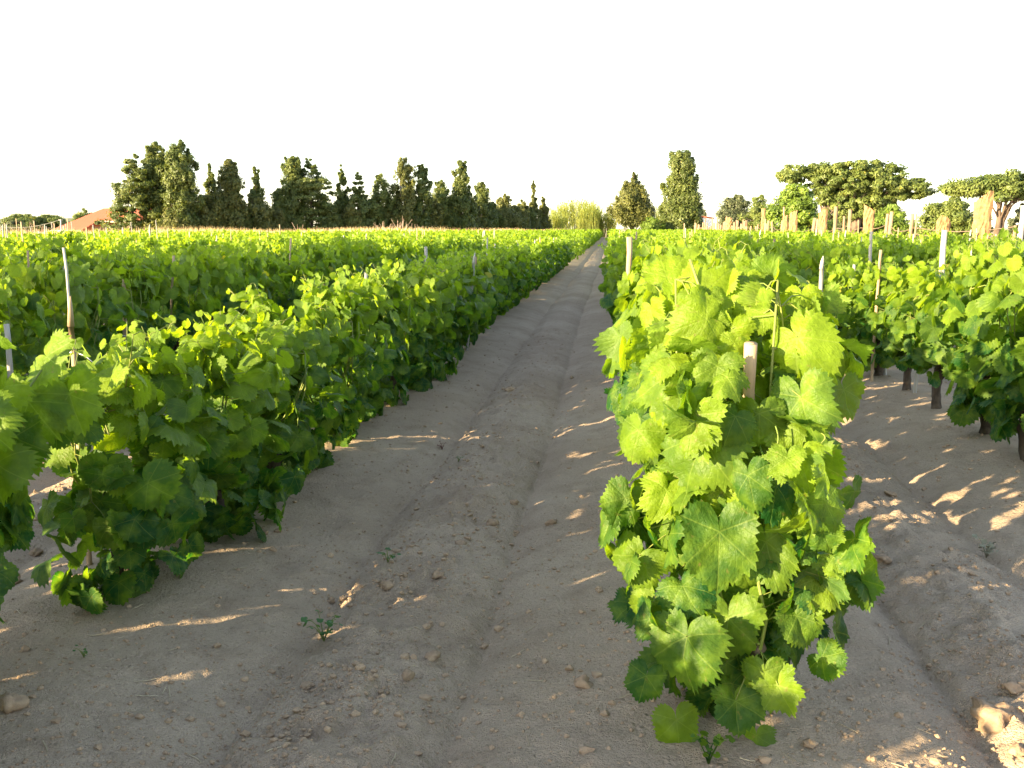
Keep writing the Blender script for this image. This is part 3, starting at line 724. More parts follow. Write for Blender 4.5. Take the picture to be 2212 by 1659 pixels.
# ------------------------------------------------------------------ trees
def foliage_mat(name, a, b, trans=.25): return leaf_material(name, a, b, trans)
M_CYP = foliage_mat('cypress_foliage', (.034, .056, .013), (.125, .150, .036))
M_CYP2 = foliage_mat('cypress_foliage_rusty', (.046, .058, .015), (.145, .150, .038))
M_OLIVE = foliage_mat('grey_green_foliage', (.040, .055, .030), (.11, .125, .060))
M_FIG = foliage_mat('fig_foliage', (.050, .095, .014), (.17, .24, .030), .3)
M_PINE = foliage_mat('umbrella_foliage', (.045, .075, .016), (.145, .175, .040))
M_REED = foliage_mat('reed_foliage', (.13, .18, .045), (.36, .37, .11), .4)
M_DRY = simple_mat('dry_grass', (.40, .29, .14), (.62, .50, .28), 3, .9)
M_BRANCH = simple_mat('bare_twigs', (.30, .20, .15), (.50, .38, .30), 3, .9)

def crown_pts(rs, prof, n, wob=.35):
    """prof: list of (z, rx) ; returns clump centres and outward dirs"""
    pz = np.array([p[0] for p in prof]); pr = np.array([p[1] for p in prof])
    zz = np.linspace(pz[0], pz[-1], 300); w = np.interp(zz, pz, pr)+.2; cdf = np.cumsum(w)/w.sum()
    z = np.interp(rs.rand(n), cdf, zz); r = np.interp(z, pz, pr); ph = rs.uniform(0, 6.283, n)
    k1, k2 = rs.uniform(0, 6, 2)
    lump = 1 + wob*(.5*np.sin(3*ph+z*1.7+k1) + .4*np.sin(z*2.9+k2+ph) + .3*rs.randn(n))
    rho = np.sqrt(rs.uniform(.12, 1, n))*lump
    out = np.stack([np.cos(ph), np.sin(ph), np.zeros(n)], 1)
    crown_pts.local = np.clip(r/(.62*pr.max()), .22, 1.0)
    return np.stack([r*rho*np.cos(ph), r*rho*np.sin(ph), z], 1), out
def crown_mesh(rs, centres, outs, per, cr, ls, up, mat, flat=.7, local=1.0):
    n = len(centres); m = n*per
    d = nrm(rs.randn(m, 3)); d *= (rs.rand(m, 1)**.4)
    c = np.repeat(centres, per, 0); o = np.repeat(outs, per, 0)
    crr = np.repeat(cr*rs.uniform(.35, 1.0, n)**1.0*1.25*local, per)[:, None]
    p = c + d*crr*np.array([1, 1, flat]) + up*np.abs(d[:, :1])*crr*np.array([0, 0, .5])
    nn = nrm(d*1.0 + np.array([0, 0, .4]) + o*.3 + rs.randn(m, 3)*.35)
    tp = nrm(rs.randn(m, 3)*.6 + d + np.array([0, 0, up])); tp = nrm(tp - (tp*nn).sum(1, keepdims=True)*nn); sd = np.cross(tp, nn)
    L = (ls*rs.uniform(.6, 1.3, m))[:, None]
    v = np.stack([p - tp*L*.6, p + sd*L*.27, p + tp*L*.95, p - sd*L*.27], 1).reshape(-1, 3)
    f = np.arange(m*4).reshape(-1, 4)
    age_tone = np.repeat(np.clip(np.repeat(rs.rand(n), per)*.75 + rs.randn(m)*.12, 0, 1), 4)
    return mesh_np('crown', v, [f], mat, None, {'age_tone': age_tone}, smooth=False)
def tree(name, u, top, D, prof, label, cat, group, mat, seed, clumps=70, per=125, cr=1.0, ls=.22, up=.7, trunk=(.22, .6), stems=1, lean=0, flat=.7, limbs=10, base_z=-.2, wob=.48):
    """prof: (height fraction, half-width in picture px at that height)"""
    p = at(u, 490, D); h = at(u, top, D)[2] - base_z; k = D/FPX
    rs = np.random.RandomState(seed)
    pr = [(f*h, w*k) for f, w in prof]
    if flat == .7: flat = 1.25 if mat in (M_CYP, M_CYP2) else .75
    cr = min(cr, .36*max(w for q, w in pr)); c, o = crown_pts(rs, [(q, max(.05, w*1.12-cr*.35)) for q, w in pr], int(clumps*1.8), wob); loc_ = crown_pts.local; c[:, 0] += lean*k*(c[:, 2]/h)
    root = empty(name, (p[0], p[1], base_z), label, cat, group)
    if flat > 1:                                    # pointed sprays standing out of the crown
        m_ = int(len(c)*.5); q_ = rs.randint(0, len(c), m_); e_ = c[q_] + o[q_]*rs.uniform(.1, .5, (m_, 1))*cr + np.stack([np.zeros(m_), np.zeros(m_), rs.uniform(.2, .9, m_)*cr], 1)
        e_ = e_[e_[:, 2] < h*1.0]; c_all = np.vstack([c, e_]); o_all = np.vstack([o, o[q_][:len(e_)]]); loc_ = np.concatenate([loc_, np.full(len(e_), .38)*rs.uniform(.6, 1.2, len(e_))])
    else: c_all, o_all = c, o
    obj('crown', crown_mesh(rs, c_all, o_all, per, cr, ls, up, mat, flat, loc_), root)
    g = Geo(); tr, th = trunk
    for s in range(stems):
        a = rs.uniform(0, 6.28); sp = (0 if stems == 1 else .5)
        z = np.linspace(-.3, h*th, 8); w = np.linspace(0, 1, 8)
        P = np.stack([math.cos(a)*sp*w*2.2 + rs.randn(8)*tr*.25 + lean*k*z/h, math.sin(a)*sp*w*2 + rs.randn(8)*tr*.25, z], 1)
        g.tube(P, tr*np.linspace(1.15, .35, 8)/(stems**.4), 8)
        for q in range(limbs):
            i = rs.randint(1, 7); tgt = c[rs.randint(len(c))]
            if tgt[2] < P[i][2]-.5: continue
            m = (P[i]+tgt)/2 + rs.randn(3)*.2
            g.tube(np.array([P[i], m, tgt]), [tr*.38, tr*.24, tr*.1], 5)
    obj('trunk', g.mesh('trunk', M_TRUNK), root)
    return root
CY = [(.10, .55), (.3, .85), (.5, 1.0), (.7, .9), (.88, .6), (1.0, .2)]
def W_(prof, w): return [(f, q*w) for f, q in prof]
COLM = [(.06, .75), (.25, 1.0), (.5, 1.0), (.72, .85), (.86, .68), (.95, .45), (1.02, .2)]
SPIRE = [(.05, 1.15), (.3, 1.0), (.55, .74), (.78, .45), (.92, .22), (1.03, .06)]
LAYER = [(.12, .9), (.3, 1.0), (.5, .8), (.7, .5), (.88, .3), (1.0, .15)]
GW = 'windbreak conifers beyond the vineyard on the left'
trees = [ # u, top, D, profile, seed, label, mat, kw
    (285, 334, 104, [(.10, 45), (.25, 52), (.36, 46), (.5, 46), (.62, 40), (.8, 26), (.93, 20), (1, 10)], 1, 'ragged layered conifer at the left end of the windbreak by the house', M_CYP, dict(lean=14, clumps=95, cr=.75, flat=.45)),
    (345, 309, 106, W_(COLM, 35), 2, 'broad dark cypress with a double top beside the tallest cypress', M_CYP, dict(clumps=150)),
    (393, 304, 105, W_([(.05, .8), (.3, 1.0), (.55, .95), (.75, .8), (.9, .55), (1, .2)], 36), 3, 'tallest dense dark cypress of the left windbreak', M_CYP, dict(clumps=170)),
    (459, 354, 112, W_(SPIRE, 24), 4, 'slim pointed conifer just right of the tallest cypress', M_CYP, dict(clumps=60, cr=.7)),
    (500, 348, 110, W_(COLM, 30), 5, 'rounded dark cypress column with rusty lower branches', M_CYP2, dict(clumps=130)),
    (452, 425, 108, W_([(.05, 1), (.5, 1), (.8, .7), (1, .3)], 30), 6, 'low rusty green conifer between two taller left cypresses', M_CYP2, dict(clumps=60)),
    (556, 358, 114, W_(SPIRE, 24), 7, 'thin spired conifer standing before the wide gap of sky', M_CYP, dict(clumps=60, cr=.65)),
    (558, 428, 112, W_([(.05, 1), (.5, 1), (.8, .7), (1, .3)], 32), 8, 'low bushy conifer at the foot of the thin spired one', M_CYP2, dict(clumps=60)),
    (634, 337, 117, [(.05, 30), (.3, 34), (.45, 30), (.6, 24), (.85, 20), (1, 9)], 9, 'dark conifer with a blunt top beside the tiered one', M_CYP, dict(clumps=110, lean=2)),
    (608, 410, 116, W_([(.05, 1), (.5, 1), (.8, .8), (1, .4)], 22), 10, 'short round conifer at the right edge of the sky gap', M_CYP, dict(clumps=60)),
    (674, 337, 118, [(.10, 34), (.2, 48), (.35, 40), (.5, 52), (.62, 46), (.74, 36), (.85, 18), (1, 10)], 11, 'wide tiered conifer with flat spreading branches', M_CYP, dict(clumps=120, flat=.35, cr=.8, up=.3)),
    (740, 360, 122, W_(SPIRE, 20), 12, 'narrow pointed cypress right of the tiered conifer', M_CYP, dict(clumps=75, cr=.7)),
    (775, 366, 122, W_(LAYER, 34), 13, 'two topped feathery conifer right of the narrow pointed cypress', M_CYP, dict(clumps=90, flat=.5)),
    (826, 380, 125, W_(COLM, 26), 14, 'low round topped conifer left of the sparse brown one', M_CYP, dict(clumps=80)),
    (874, 344, 126, W_([(.05, .9), (.3, .9), (.5, .8), (.7, .75), (.9, .6), (1, .3)], 32), 15, 'tall sparse conifer with brownish gaps in its crown', M_CYP2, dict(clumps=80, cr=.75)),
    (914, 357, 128, W_(COLM, 19), 16, 'slim dark conifer leaning on the sparse brown one', M_CYP, dict(clumps=80, cr=.75)),
    (952, 390, 132, W_(COLM, 20), 17, 'short conifer between the slim and the flame shaped cypress', M_CYP, dict(clumps=70)),
    (996, 350, 134, W_([(.05, .9), (.3, 1.0), (.55, .8), (.7, .55), (.85, .42), (1, .3)], 31), 18, 'flame shaped cypress standing clear near the middle of the windbreak', M_CYP, dict(clumps=120)),
    (1040, 394, 140, W_([(.05, .9), (.3, 1.0), (.6, .75), (.85, .5), (1, .25)], 27), 19, 'dark conifer with a three pronged top', M_CYP, dict(clumps=80)),
    (1090, 420, 145, W_(LAYER, 34), 20, 'low spreading conifer near the right end of the windbreak', M_CYP2, dict(clumps=80)),
    (1126, 426, 150, W_(SPIRE, 24), 21, 'small conifer left of the needle pointed one', M_CYP2, dict(clumps=60)),
    (1152, 392, 152, W_([(.05, 1), (.3, .8), (.45, .55), (.6, .36), (.8, .22), (1, .06)], 22), 22, 'needle pointed conifer rising beside the reeds', M_CYP2, dict(clumps=80, cr=.7)),
    (1174, 426, 154, W_(SPIRE, 16), 23, 'small pointed conifer touching the reed thicket', M_CYP2, dict(clumps=50, cr=.7)),
]
LOW = [(.0, 1.0), (.4, 1.0), (.75, .75), (1, .3)]
for n_, (u, v, w, D, lab) in enumerate(((425, 440, 22, 109, 'low dark conifer filling the foot of the tallest cypress'), (528, 452, 26, 111, 'low rusty conifer right of the rounded column'), (600, 448, 24, 114, 'low conifer under the gap of sky'),
        (710, 442, 26, 119, 'low conifer between the tiered tree and the narrow cypress'), (758, 440, 24, 121, 'low conifer at the foot of the narrow pointed cypress'), (800, 430, 26, 123, 'low conifer beside the feathery two topped one'),
        (850, 432, 26, 126, 'low conifer at the foot of the sparse brown tree'), (895, 436, 26, 127, 'low conifer between the sparse tree and the slim dark one'), (935, 434, 24, 130, 'low conifer left of the short pointed one'),
        (972, 440, 22, 133, 'low conifer at the left foot of the flame shaped cypress'), (1020, 436, 24, 137, 'low conifer right of the flame shaped cypress'), (1062, 440, 24, 142, 'low conifer right of the three pronged one'),
        (1110, 446, 24, 147, 'low conifer left of the small pointed pair'), (1140, 450, 20, 151, 'low conifer at the foot of the needle pointed one'), (370, 452, 40, 104, 'low scrubby conifer before the two big cypresses'))):
    trees.append((u, v, D, W_(LOW, w), 200+n_, lab, M_CYP if n_ % 2 else M_CYP2, dict(clumps=55)))
for (u, top, D, prof, seed, lab, mat, kw) in trees:
    tree('conifer_tree', u, top, D, prof, lab, 'tree', GW, mat, seed, **kw)
tree('conifer_tree', 1367, 374, 158, [(.25, 34), (.38, 42), (.5, 38), (.66, 27), (.82, 16), (1, 5)], 'cone shaped tree with bare splayed stems right of the path end', 'tree', 'trees at the end of the path', M_CYP2, 41, clumps=120, cr=.95, stems=4, trunk=(.28, .5), ls=.27)
tree('conifer_tree', 1470, 327, 150, [(.10, 36), (.25, 42), (.4, 38), (.52, 30), (.62, 36), (.72, 24), (.85, 25), (.95, 20), (1, 12)], 'tall flat topped ivy green tree right of the path end', 'tree', 'trees at the end of the path', M_CYP, 42, clumps=190, cr=1.0, trunk=(.35, .8), ls=.27, wob=.22)
SH = [(.0, .8), (.3, 1.0), (.6, .9), (.85, .6), (1, .25)]
def shrub(name, u, top, D, w, lab, mat, seed, cat='shrub', **kw):
    a = dict(clumps=80, per=130, cr=.75, ls=.2, up=.5, trunk=(.12, .6), limbs=8); a.update(kw)
    return tree(name, u, top, D, W_(SH, w), lab, cat, 'shrubs and trees behind the vineyard', mat, seed, **a)
shrub('shrub', 1407, 466, 146, 25, 'glossy dark green shrub between the cone shaped and flat topped trees', M_FIG, 51, clumps=40)
shrub('shrub', 1515, 450, 200, 14, 'small dark tree top right of the flat topped tree', M_OLIVE, 52, clumps=30)
shrub('olive_tree', 1588, 420, 128, 36, 'dark grey green olive tree behind the row of posts', M_OLIVE, 53, 'tree', clumps=110)
shrub('olive_tree', 1640, 422, 122, 28, 'yellowish olive tree between the dark olive and the fig', M_PINE, 54, 'tree', clumps=70)
shrub('fig_tree', 1718, 397, 84, 54, 'bright green round fig tree under the umbrella crowned tree', M_FIG, 55, 'tree', clumps=130, ls=.2, cr=.6)
shrub('shrub', 1925, 444, 88, 42, 'bright green bush under the right side of the umbrella tree', M_FIG, 56, clumps=70, ls=.18)
shrub('shrub', 2052, 428, 72, 56, 'dark green bush behind the rounded standing stone', M_PINE, 57, clumps=130, ls=.16, cr=.55)
shrub('shrub', 2205, 440, 68, 22, 'dark bush at the right edge of the picture', M_OLIVE, 58, clumps=50, ls=.16, cr=.5)
shrub('shrub', 1840, 440, 104, 60, 'shadowy undergrowth around the trunk of the umbrella tree', M_OLIVE, 59, clumps=110, ls=.2)
shrub('shrub', 30, 478, 135, 30, 'grey green scrub at the far left edge', M_OLIVE, 60, clumps=40)
def umbrella(u, D, blobs, trunks, lab, mat, seed, ls, per=140):
    """flat crown made of blobs (du px, v centre, half width px, half height px)"""
    rs = np.random.RandomState(seed); k = D/FPX; p0 = at(u, 490, D); C_, O_ = [], []
    for (du, v, w, hh) in blobs:
        z = at(u, v, D)[2]; n = max(6, int(w*hh/24))
        d = nrm(rs.randn(n, 3))*rs.rand(n, 1)**.45
        C_.append(np.stack([du*k + d[:, 0]*w*k, d[:, 1]*w*k*.9, z + d[:, 2]*hh*k], 1)); O_.append(d)
    C_, O_ = np.concatenate(C_), np.concatenate(O_)
    root = empty('umbrella_tree', (p0[0], p0[1], 0), lab, 'tree', 'shrubs and trees behind the vineyard')
    obj('crown', crown_mesh(rs, C_, O_, per, .62, ls, .25, mat, .55), root)
    g = Geo()
    for (du, r, vt) in trunks:
        zt = at(u, vt, D)[2]; z = np.linspace(-.3, zt, 8)
        P = np.stack([du*k + rs.randn(8)*r*.3, rs.randn(8)*r*.3, z], 1); g.tube(P, r*np.linspace(1.2, .6, 8), 8)
        near = C_[np.abs(C_[:, 0]-du*k) < 95*k]
        for q in range(11):
            tgt = near[rs.randint(len(near))]; s = P[rs.randint(4, 8)]; m = s*.5+tgt*.5+rs.randn(3)*.25+[0, 0, .25]
            g.tube(np.array([s, m, tgt]), [r*.32, r*.2, r*.07], 5)
    obj('trunk', g.mesh('trunk', M_TRUNK), root)
umbrella(1840, 98, [(-120, 378, 46, 20), (-60, 372, 44, 20), (0, 370, 60, 22), (50, 372, 48, 22), (-30, 400, 70, 24), (40, 405, 60, 30), (95, 400, 46, 22), (120, 410, 38, 18), (20, 430, 60, 26), (-50, 422, 30, 20), (70, 432, 34, 20), (-20, 452, 40, 20), (35, 456, 40, 18)], [(-54, .45, 440), (5, .5, 445), (30, .35, 440)], 'great umbrella crowned tree spreading over the fig tree', M_PINE, 71, .24)
umbrella(2150, 66, [(-60, 408, 46, 16), (-10, 398, 52, 18), (50, 392, 60, 20), (100, 396, 50, 22), (20, 418, 60, 14), (-90, 412, 28, 10), (90, 424, 40, 12)], [(4, .22, 440), (14, .16, 436)], 'flat spreading acacia behind the tallest standing stone', M_PINE, 72, .18, 130)
# trees out on the sunward side whose long shade crosses the middle of the field
for n_, (x, y, h) in enumerate(((-33.5, -13.9, 13.5), (-34, -11.2, 14.2), (-33.5, -8.6, 13.4))):
    rs = np.random.RandomState(300+n_); c, o = crown_pts(rs, [(.4, 1.6), (3, 2.2), (h*.5, 2.5), (h*.8, 2.0), (h, .8)], 150, .2)
    root = empty('conifer_tree', (x, y, 0), 'tall cypress on the sunward side of the field, its shade across the middle rows', 'tree', 'cypresses on the sunward side')
    obj('crown', crown_mesh(rs, c, o, 60, .9, .4, .7, M_CYP), root)
    g = Geo(); g.tube(np.array([[0, 0, -.3], [.1, 0, h*.4], [0, 0, h*.85]]), [.3, .22, .08], 8); obj('trunk', g.mesh('trunk', M_TRUNK), root)
# umbrella pines far left
for (u, top, w, D, lab, seed) in ((52, 467, 40, 260, 'low dome of umbrella pines at the far left', 81), (108, 468, 38, 265, 'second pine dome between the left edge and the house', 82)):
    tree('pine_tree', u, top, D, [(.35, w*.8), (.6, w), (.8, w*.9), (1, w*.45)], lab, 'tree', 'pines at the far left', M_PINE, seed, clumps=120, per=110, cr=1.1, ls=.4, base_z=-1)
shrub('shrub', 182, 452, 150, 28, 'pale green tree top showing behind the red roofed house', M_PINE, 83, clumps=50)

# ------------------------------------------------------------------ reeds, dry grass, brush
def reeds(u, top, D, w, n, lab, seed, bend=.32):
    rs = np.random.RandomState(seed); k = D/FPX; p = at(u, 490, D); h = at(u, top, D)[2]
    root = empty('reed_thicket', (p[0], p[1], 0), lab, 'reeds', 'giant reeds at the end of the path')
    V, F, A = [], [], []; st = Geo(); c = 0
    for i in range(n):
        bx, by = rs.uniform(-w, w)*k, rs.uniform(-1.6, 1.6); hh = h*rs.uniform(.72, 1.04)*(1-.25*abs(bx/(w*k))**2); lx, ly = rs.randn(2)*bend
        t_ = np.linspace(0, 1, 5); P = np.stack([bx+lx*t_**2*hh*.35, by+ly*t_**2*hh*.3, hh*t_], 1)
        st.tube(P, np.linspace(.035, .012, 5), 4, False)
        ag = np.clip(.5+rs.randn()*.3, 0, 1)
        for q in range(11):
            s = .35+.65*q/10; b = np.array([np.interp(s, t_, P[:, j]) for j in range(3)]); a = rs.uniform(0, 6.28); ln = rs.uniform(.5, .95)
            d = np.array([math.cos(a)*.6, math.sin(a)*.6, .75]); sd = np.array([-math.sin(a), math.cos(a), 0])*.055
            m = b + d*ln*.55; e = b + d*ln + np.array([0, 0, -.35*ln])
            V += [b-sd*.5, b+sd*.5, m+sd, m-sd, e]; F.append((c, c+1, c+2, c+3)); F.append((c+3, c+2, c+4, c+4)); A += [ag]*5; c += 5
    F = np.array(F); q4 = F[::2]; t3 = F[1::2, :3]
    obj('leaves', mesh_np('leaves', np.array(V), [q4, t3], M_REED, None, {'age_tone': np.array(A)}, smooth=False), root)
    obj('stems', st.mesh('stems', M_REED), root)
reeds(1246, 430, 176, 50, 380, 'tall yellow green reed thicket left of the path end', 91)
reeds(1272, 436, 170, 22, 150, 'bluish green reeds on the right flank of the tall thicket', 92)
reeds(1308, 458, 172, 20, 150, 'shorter yellow reeds closing the end of the path', 93, .4)
reeds(1200, 456, 158, 16, 90, 'leaning yellow reed clump beside the small conifers', 94, .8)
reeds(1412, 446, 178, 26, 110, 'thin reeds showing between the two trees right of the path', 95)
def dry_grass():
    rs = np.random.RandomState(6); n = 42000
    ku = rs.uniform(-17, -3, n); x = ROW0+ROWS*ku; e = np.interp(ku, [-16, -12, -9, -6, -4, -2], [60, 72, 84, 104, 122, 148])
    y = e + 1.5 + rs.rand(n)*np.interp(ku, [-17, -9, -3], [34, 22, 12])
    ex = rs.rand(n) < .3; x = np.where(ex, rs.uniform(-75, -34, n), x); y = np.where(ex, rs.uniform(55, 112, n), y)
    h = rs.uniform(.8, 1.6, n)*(.7+.5*(vnoise(x, y, .12, 2)+.5)); a = rs.uniform(0, 3.14, n); w = .035
    b = np.stack([x, y, np.zeros(n)], 1); sd = np.stack([np.cos(a)*w, np.sin(a)*w, np.zeros(n)], 1); t_ = b + np.stack([rs.randn(n)*.18, rs.randn(n)*.18, h], 1)
    v = np.stack([b-sd, b+sd, t_], 1).reshape(-1, 3)
    tag(obj('dry_grass', mesh_np('dry_grass', v, [np.arange(n*3).reshape(-1, 3)], M_DRY, smooth=False)), 'strip of straw coloured dry grass before the windbreak', kind='stuff')
dry_grass()
def brush_pile(u, v, D, w, hpx, n, lab, seed):
    rs = np.random.RandomState(seed); k = D/FPX; p = at(u, 490, D); g = Geo(); h = at(u, v, D)[2]
    for i in range(n):
        a = rs.uniform(0, 6.28); s = np.array([rs.uniform(-w, w)*k, rs.uniform(-1, 1), 0]); d = np.array([rs.randn()*.8, rs.randn()*.5, rs.uniform(.2, 1)]); ln = h*rs.uniform(.6, 1.15)/max(.35, d[2])*d[2]
        d = nrm(d); m = s + d*ln*.5 + rs.randn(3)*.1
        g.tube(np.array([s, m, s+d*ln+rs.randn(3)*.15]), [.03, .022, .01], 4, False)
    o = obj('brush_pile', g.mesh('brush_pile', M_BRANCH), None, (p[0], p[1], 0)); tag(o, lab, 'brush', 'heaps of dry branches')
brush_pile(840, 476, 100, 34, 14, 150, 'pale heap of dry branches before the round topped conifer', 1)
brush_pile(905, 484, 104, 26, 10, 90, 'lower heap of dry twigs right of the pale branch heap', 2)
brush_pile(70, 480, 96, 52, 12, 170, 'tangle of bare twigs in front of the far left pines', 3)
brush_pile(660, 484, 98, 20, 10, 60, 'small tangle of dry stems before the tiered conifer', 4)

# ------------------------------------------------------------------ house, shed, pole
M_ROOF = None
def roof_material():
    m, t, out = new_mat('red_roof_tiles')
    tc = N(t, 'ShaderNodeTexCoord'); w = N(t, 'ShaderNodeTexWave'); w.wave_type = 'BANDS'; w.bands_direction = 'X'; w.inputs['Scale'].default_value = 1.6; w.inputs['Distortion'].default_value = .3
    t.links.new(tc.outputs['Object'], w.inputs['Vector'])
    c = mix_c(t, w.outputs['Fac'], (.34, .075, .035), (.50, .14, .07))
    c = mix_c(t, math_n(t, 'MULTIPLY', noise(t, 2.5, 4, .6, tc.outputs['Object']), .3), c, (.36, .15, .09))
    p = N(t, 'ShaderNodeBsdfPrincipled'); t.links.new(c, p.inputs['Base Color']); p.inputs['Roughness'].default_value = .9
    b = N(t, 'ShaderNodeBump'); b.inputs['Distance'].default_value = .08; t.links.new(w.outputs['Fac'], b.inputs['Height']); t.links.new(b.outputs[0], p.inputs['Normal'])
    t.links.new(p.outputs[0], out.inputs[0]); return m
M_ROOF = roof_material()
M_WALL = simple_mat('cream_render', (.56, .47, .32), (.66, .56, .40), 1.5, .9)
M_WHITEW = simple_mat('whitewash', (.74, .73, .70), (.82, .81, .78), 1.5, .9)
M_DARK = simple_mat('dark_opening', (.03, .028, .026), (.05, .045, .04), 2, .7)
M_FASCIA = simple_mat('pale_fascia', (.55, .45, .38), (.66, .56, .48), 2, .8)
def house():
    D = 116; zb = -1.8; p = at(200, 490, D)
    root = empty('red_roof_house', (p[0], p[1], zb), 'low house with a red tiled roof beside the left windbreak', 'house')
    o_ = np.array([p[0], p[1], zb]); Ze, Zr = at(200, 497, D)[2], at(200, 450, D+6)[2]
    def rp(u, v):                                   # a point of the front roof slope
        y = D
        for _ in range(6): y = D + 6.0*(at(u, v, y)[2]-Ze)/(Zr-Ze)
        return at(u, v, y) - o_
    front = [rp(110, 497), rp(174, 498), rp(212, 477), rp(330, 477), rp(330, 450), rp(224, 450)]
    back = [front[0]+[0, 11.5, 0], front[3]+[0, 9.0, -.9]]
    v = np.array(front + back); n = len(v); vv = np.vstack([v, v-[0, 0, .16]])
    outl = [0, 1, 2, 3, 4, 7, 6]
    fs = [np.array([[0, 1, 2, 3, 4, 5]]), np.array([[5, 4, 7, 6]]), np.array([[0, 5, 6]]), np.array([[n+5, n+4, n+3, n+2, n+1, n+0]]),
          np.array([[outl[i], n+outl[i], n+outl[(i+1) % 7], outl[(i+1) % 7]] for i in range(7)])]
    g = Geo(); g.add(vv, fs); obj('roof', g.mesh('roof', M_ROOF, False), root)
    X = lambda u, y=D: at(u, 490, y)[0]-p[0]
    z1 = Ze-zb-.25
    w = Geo(); w.box(((X(122)+X(171))/2, 1.2, z1/2), (X(171)-X(122), 1.6, z1)); w.box(((X(174)+X(330))/2, 5.4, z1/2+.35), (X(330)-X(150), 3.0, z1+.7)); obj('wall', w.mesh('wall', M_WALL, False), root)
    g = Geo(); g.box((X(226), 3.86, z1/2-.1), (1.6, .08, z1-.1)); obj('door', g.mesh('door', M_DARK, False), root)
    g = Geo(); g.box((X(196), 3.86, z1*.62), (1.1, .08, .9)); obj('window', g.mesh('window', M_DARK, False), root)
    g = Geo(); a_, b_ = front[2], front[3]; g.box(((a_[0]+b_[0])/2, a_[1]-.05, a_[2]-.10), (b_[0]-a_[0], .06, .18)); obj('fascia', g.mesh('fascia', M_FASCIA, False), root)
    g = Geo(); a_, b_ = front[0], front[1]; g.box(((a_[0]+b_[0])/2, a_[1]-.05, a_[2]-.10), (b_[0]-a_[0], .06, .16)); obj('fascia', g.mesh('fascia', M_FASCIA, False), root)
house()
def shed():
    D = 170; k = D/FPX; p = at(1520, 490, D); X = lambda u: (u-1520)*k; Z = lambda v: at(1520, v, D)[2]
    root = empty('small_house', (p[0], p[1], 0), 'small white house with a pinkish roof behind the posts', 'house')
    g = Geo(); g.box((X(1518), 2, Z(470)/2), (X(1538)-X(1496), 4, Z(470))); obj('wall', g.mesh('wall', M_WHITEW, False), root)
    v = np.array([[X(1494), -.3, Z(463)], [X(1541), -.3, Z(470)], [X(1541), 4.4, Z(470)], [X(1494), 4.4, Z(463)]]); vv = np.vstack([v-[0, 0, .22], v]); n = 4
    obj('roof', mesh_np('roof', vv, [np.array([[4, 5, 6, 7], [3, 2, 1, 0], [0, 1, 5, 4], [1, 2, 6, 5], [2, 3, 7, 6], [3, 0, 4, 7]])], M_ROOF, smooth=False), root)
    g = Geo(); g.box((X(1512), -.02, 1.0), (1.0, .1, 2.0)); obj('door', g.mesh('door', M_FASCIA, False), root)
shed()
def pole():
    D = 100; p = at(132, 490, D); h = at(132, 474, D)[2]
    root = empty('utility_pole', (p[0], p[1], 0), 'thin pole carrying a sagging cable left of the house', 'pole')
    g = Geo(); g.tube(np.array([[0, 0, -.3], [0, 0, h*.5], [.02, 0, h]]), [.09, .08, .07], 8); g.box((0, 0, h-.06), (.5, .06, .06)); obj('post', g.mesh('post', M_GREY), root)
    q = at(-60, 476, D) - np.array([p[0], p[1], 0]); t_ = np.linspace(0, 1, 14)
    c = np.array([0, 0, h-.02])*(1-t_)[:, None] + q*t_[:, None]; c[:, 2] -= .8*4*t_*(1-t_)
    g = Geo(); g.tube(c, .016, 4); obj('cable', g.mesh('cable', M_GREY), root)
pole()

# ------------------------------------------------------------------ post fence and standing stones on the right
FX = 11.9
def fence():
    rs = np.random.RandomState(17); root = empty('post_fence', (FX, 28, 0), 'long rustic fence of mixed timber posts and slack wire on the right', 'fence')
    tops = [(1754, 471, 8), (1764, 473, 5), (1805, 446, 8), (1825, 467, 5), (1836, 453, 8), (1857, 475, 3), (1911, 462, 7), (1922, 457, 8), (1969, 461, 8), (1976, 462, 4), (2189, 487, 7), (2205, 444, 13), (1696, 447, 4), (1688, 476, 5), (1712, 478, 4)]
    spots = []
    for (u, v, w) in tops:
        d = ray(u, v); y = FX*d[1]/d[0]; spots.append((y, at(u, v, y)[2], w/2*y/FPX, u == 2205))
    y = 76.
    while y < 165: spots.append((y, rs.uniform(1.6, 2.3) if rs.rand() < .9 else 2.7, rs.uniform(.06, .12), False)); y += rs.uniform(.9, 1.9)
    wires = []
    for (y, h, r, grey) in spots:
        g = Geo(); n = 7; z = np.linspace(-.3, h, n); lx = rs.randn()*.03
        g.tube(np.stack([lx*z+rs.randn(n)*.008, rs.randn(n)*.008, z], 1) + [rs.uniform(-.25, .25) if y > 76 else 0, y-28, 0], r*np.linspace(1.08, .92, n), 8, True, 1+.08*rs.randn(n, 8))
        o = obj('post', g.mesh('post', M_GREY if grey else M_POST), root); wires.append(y)
    g = Geo(); ys = sorted(wires)
    for zz in (1.28, 1.52):
        pts = []
        for a, b in zip(ys[:-1], ys[1:]):
            for q in np.linspace(0, 1, 5)[:-1]: pts.append([.05, a+(b-a)*q-28, zz+.08*math.sin(a)-.16*min(1, (b-a)/4)*4*q*(1-q)])
        g.tube(np.array(pts), .016, 4, False)
    obj('wire', g.mesh('wire', M_WIRE), root)
fence()
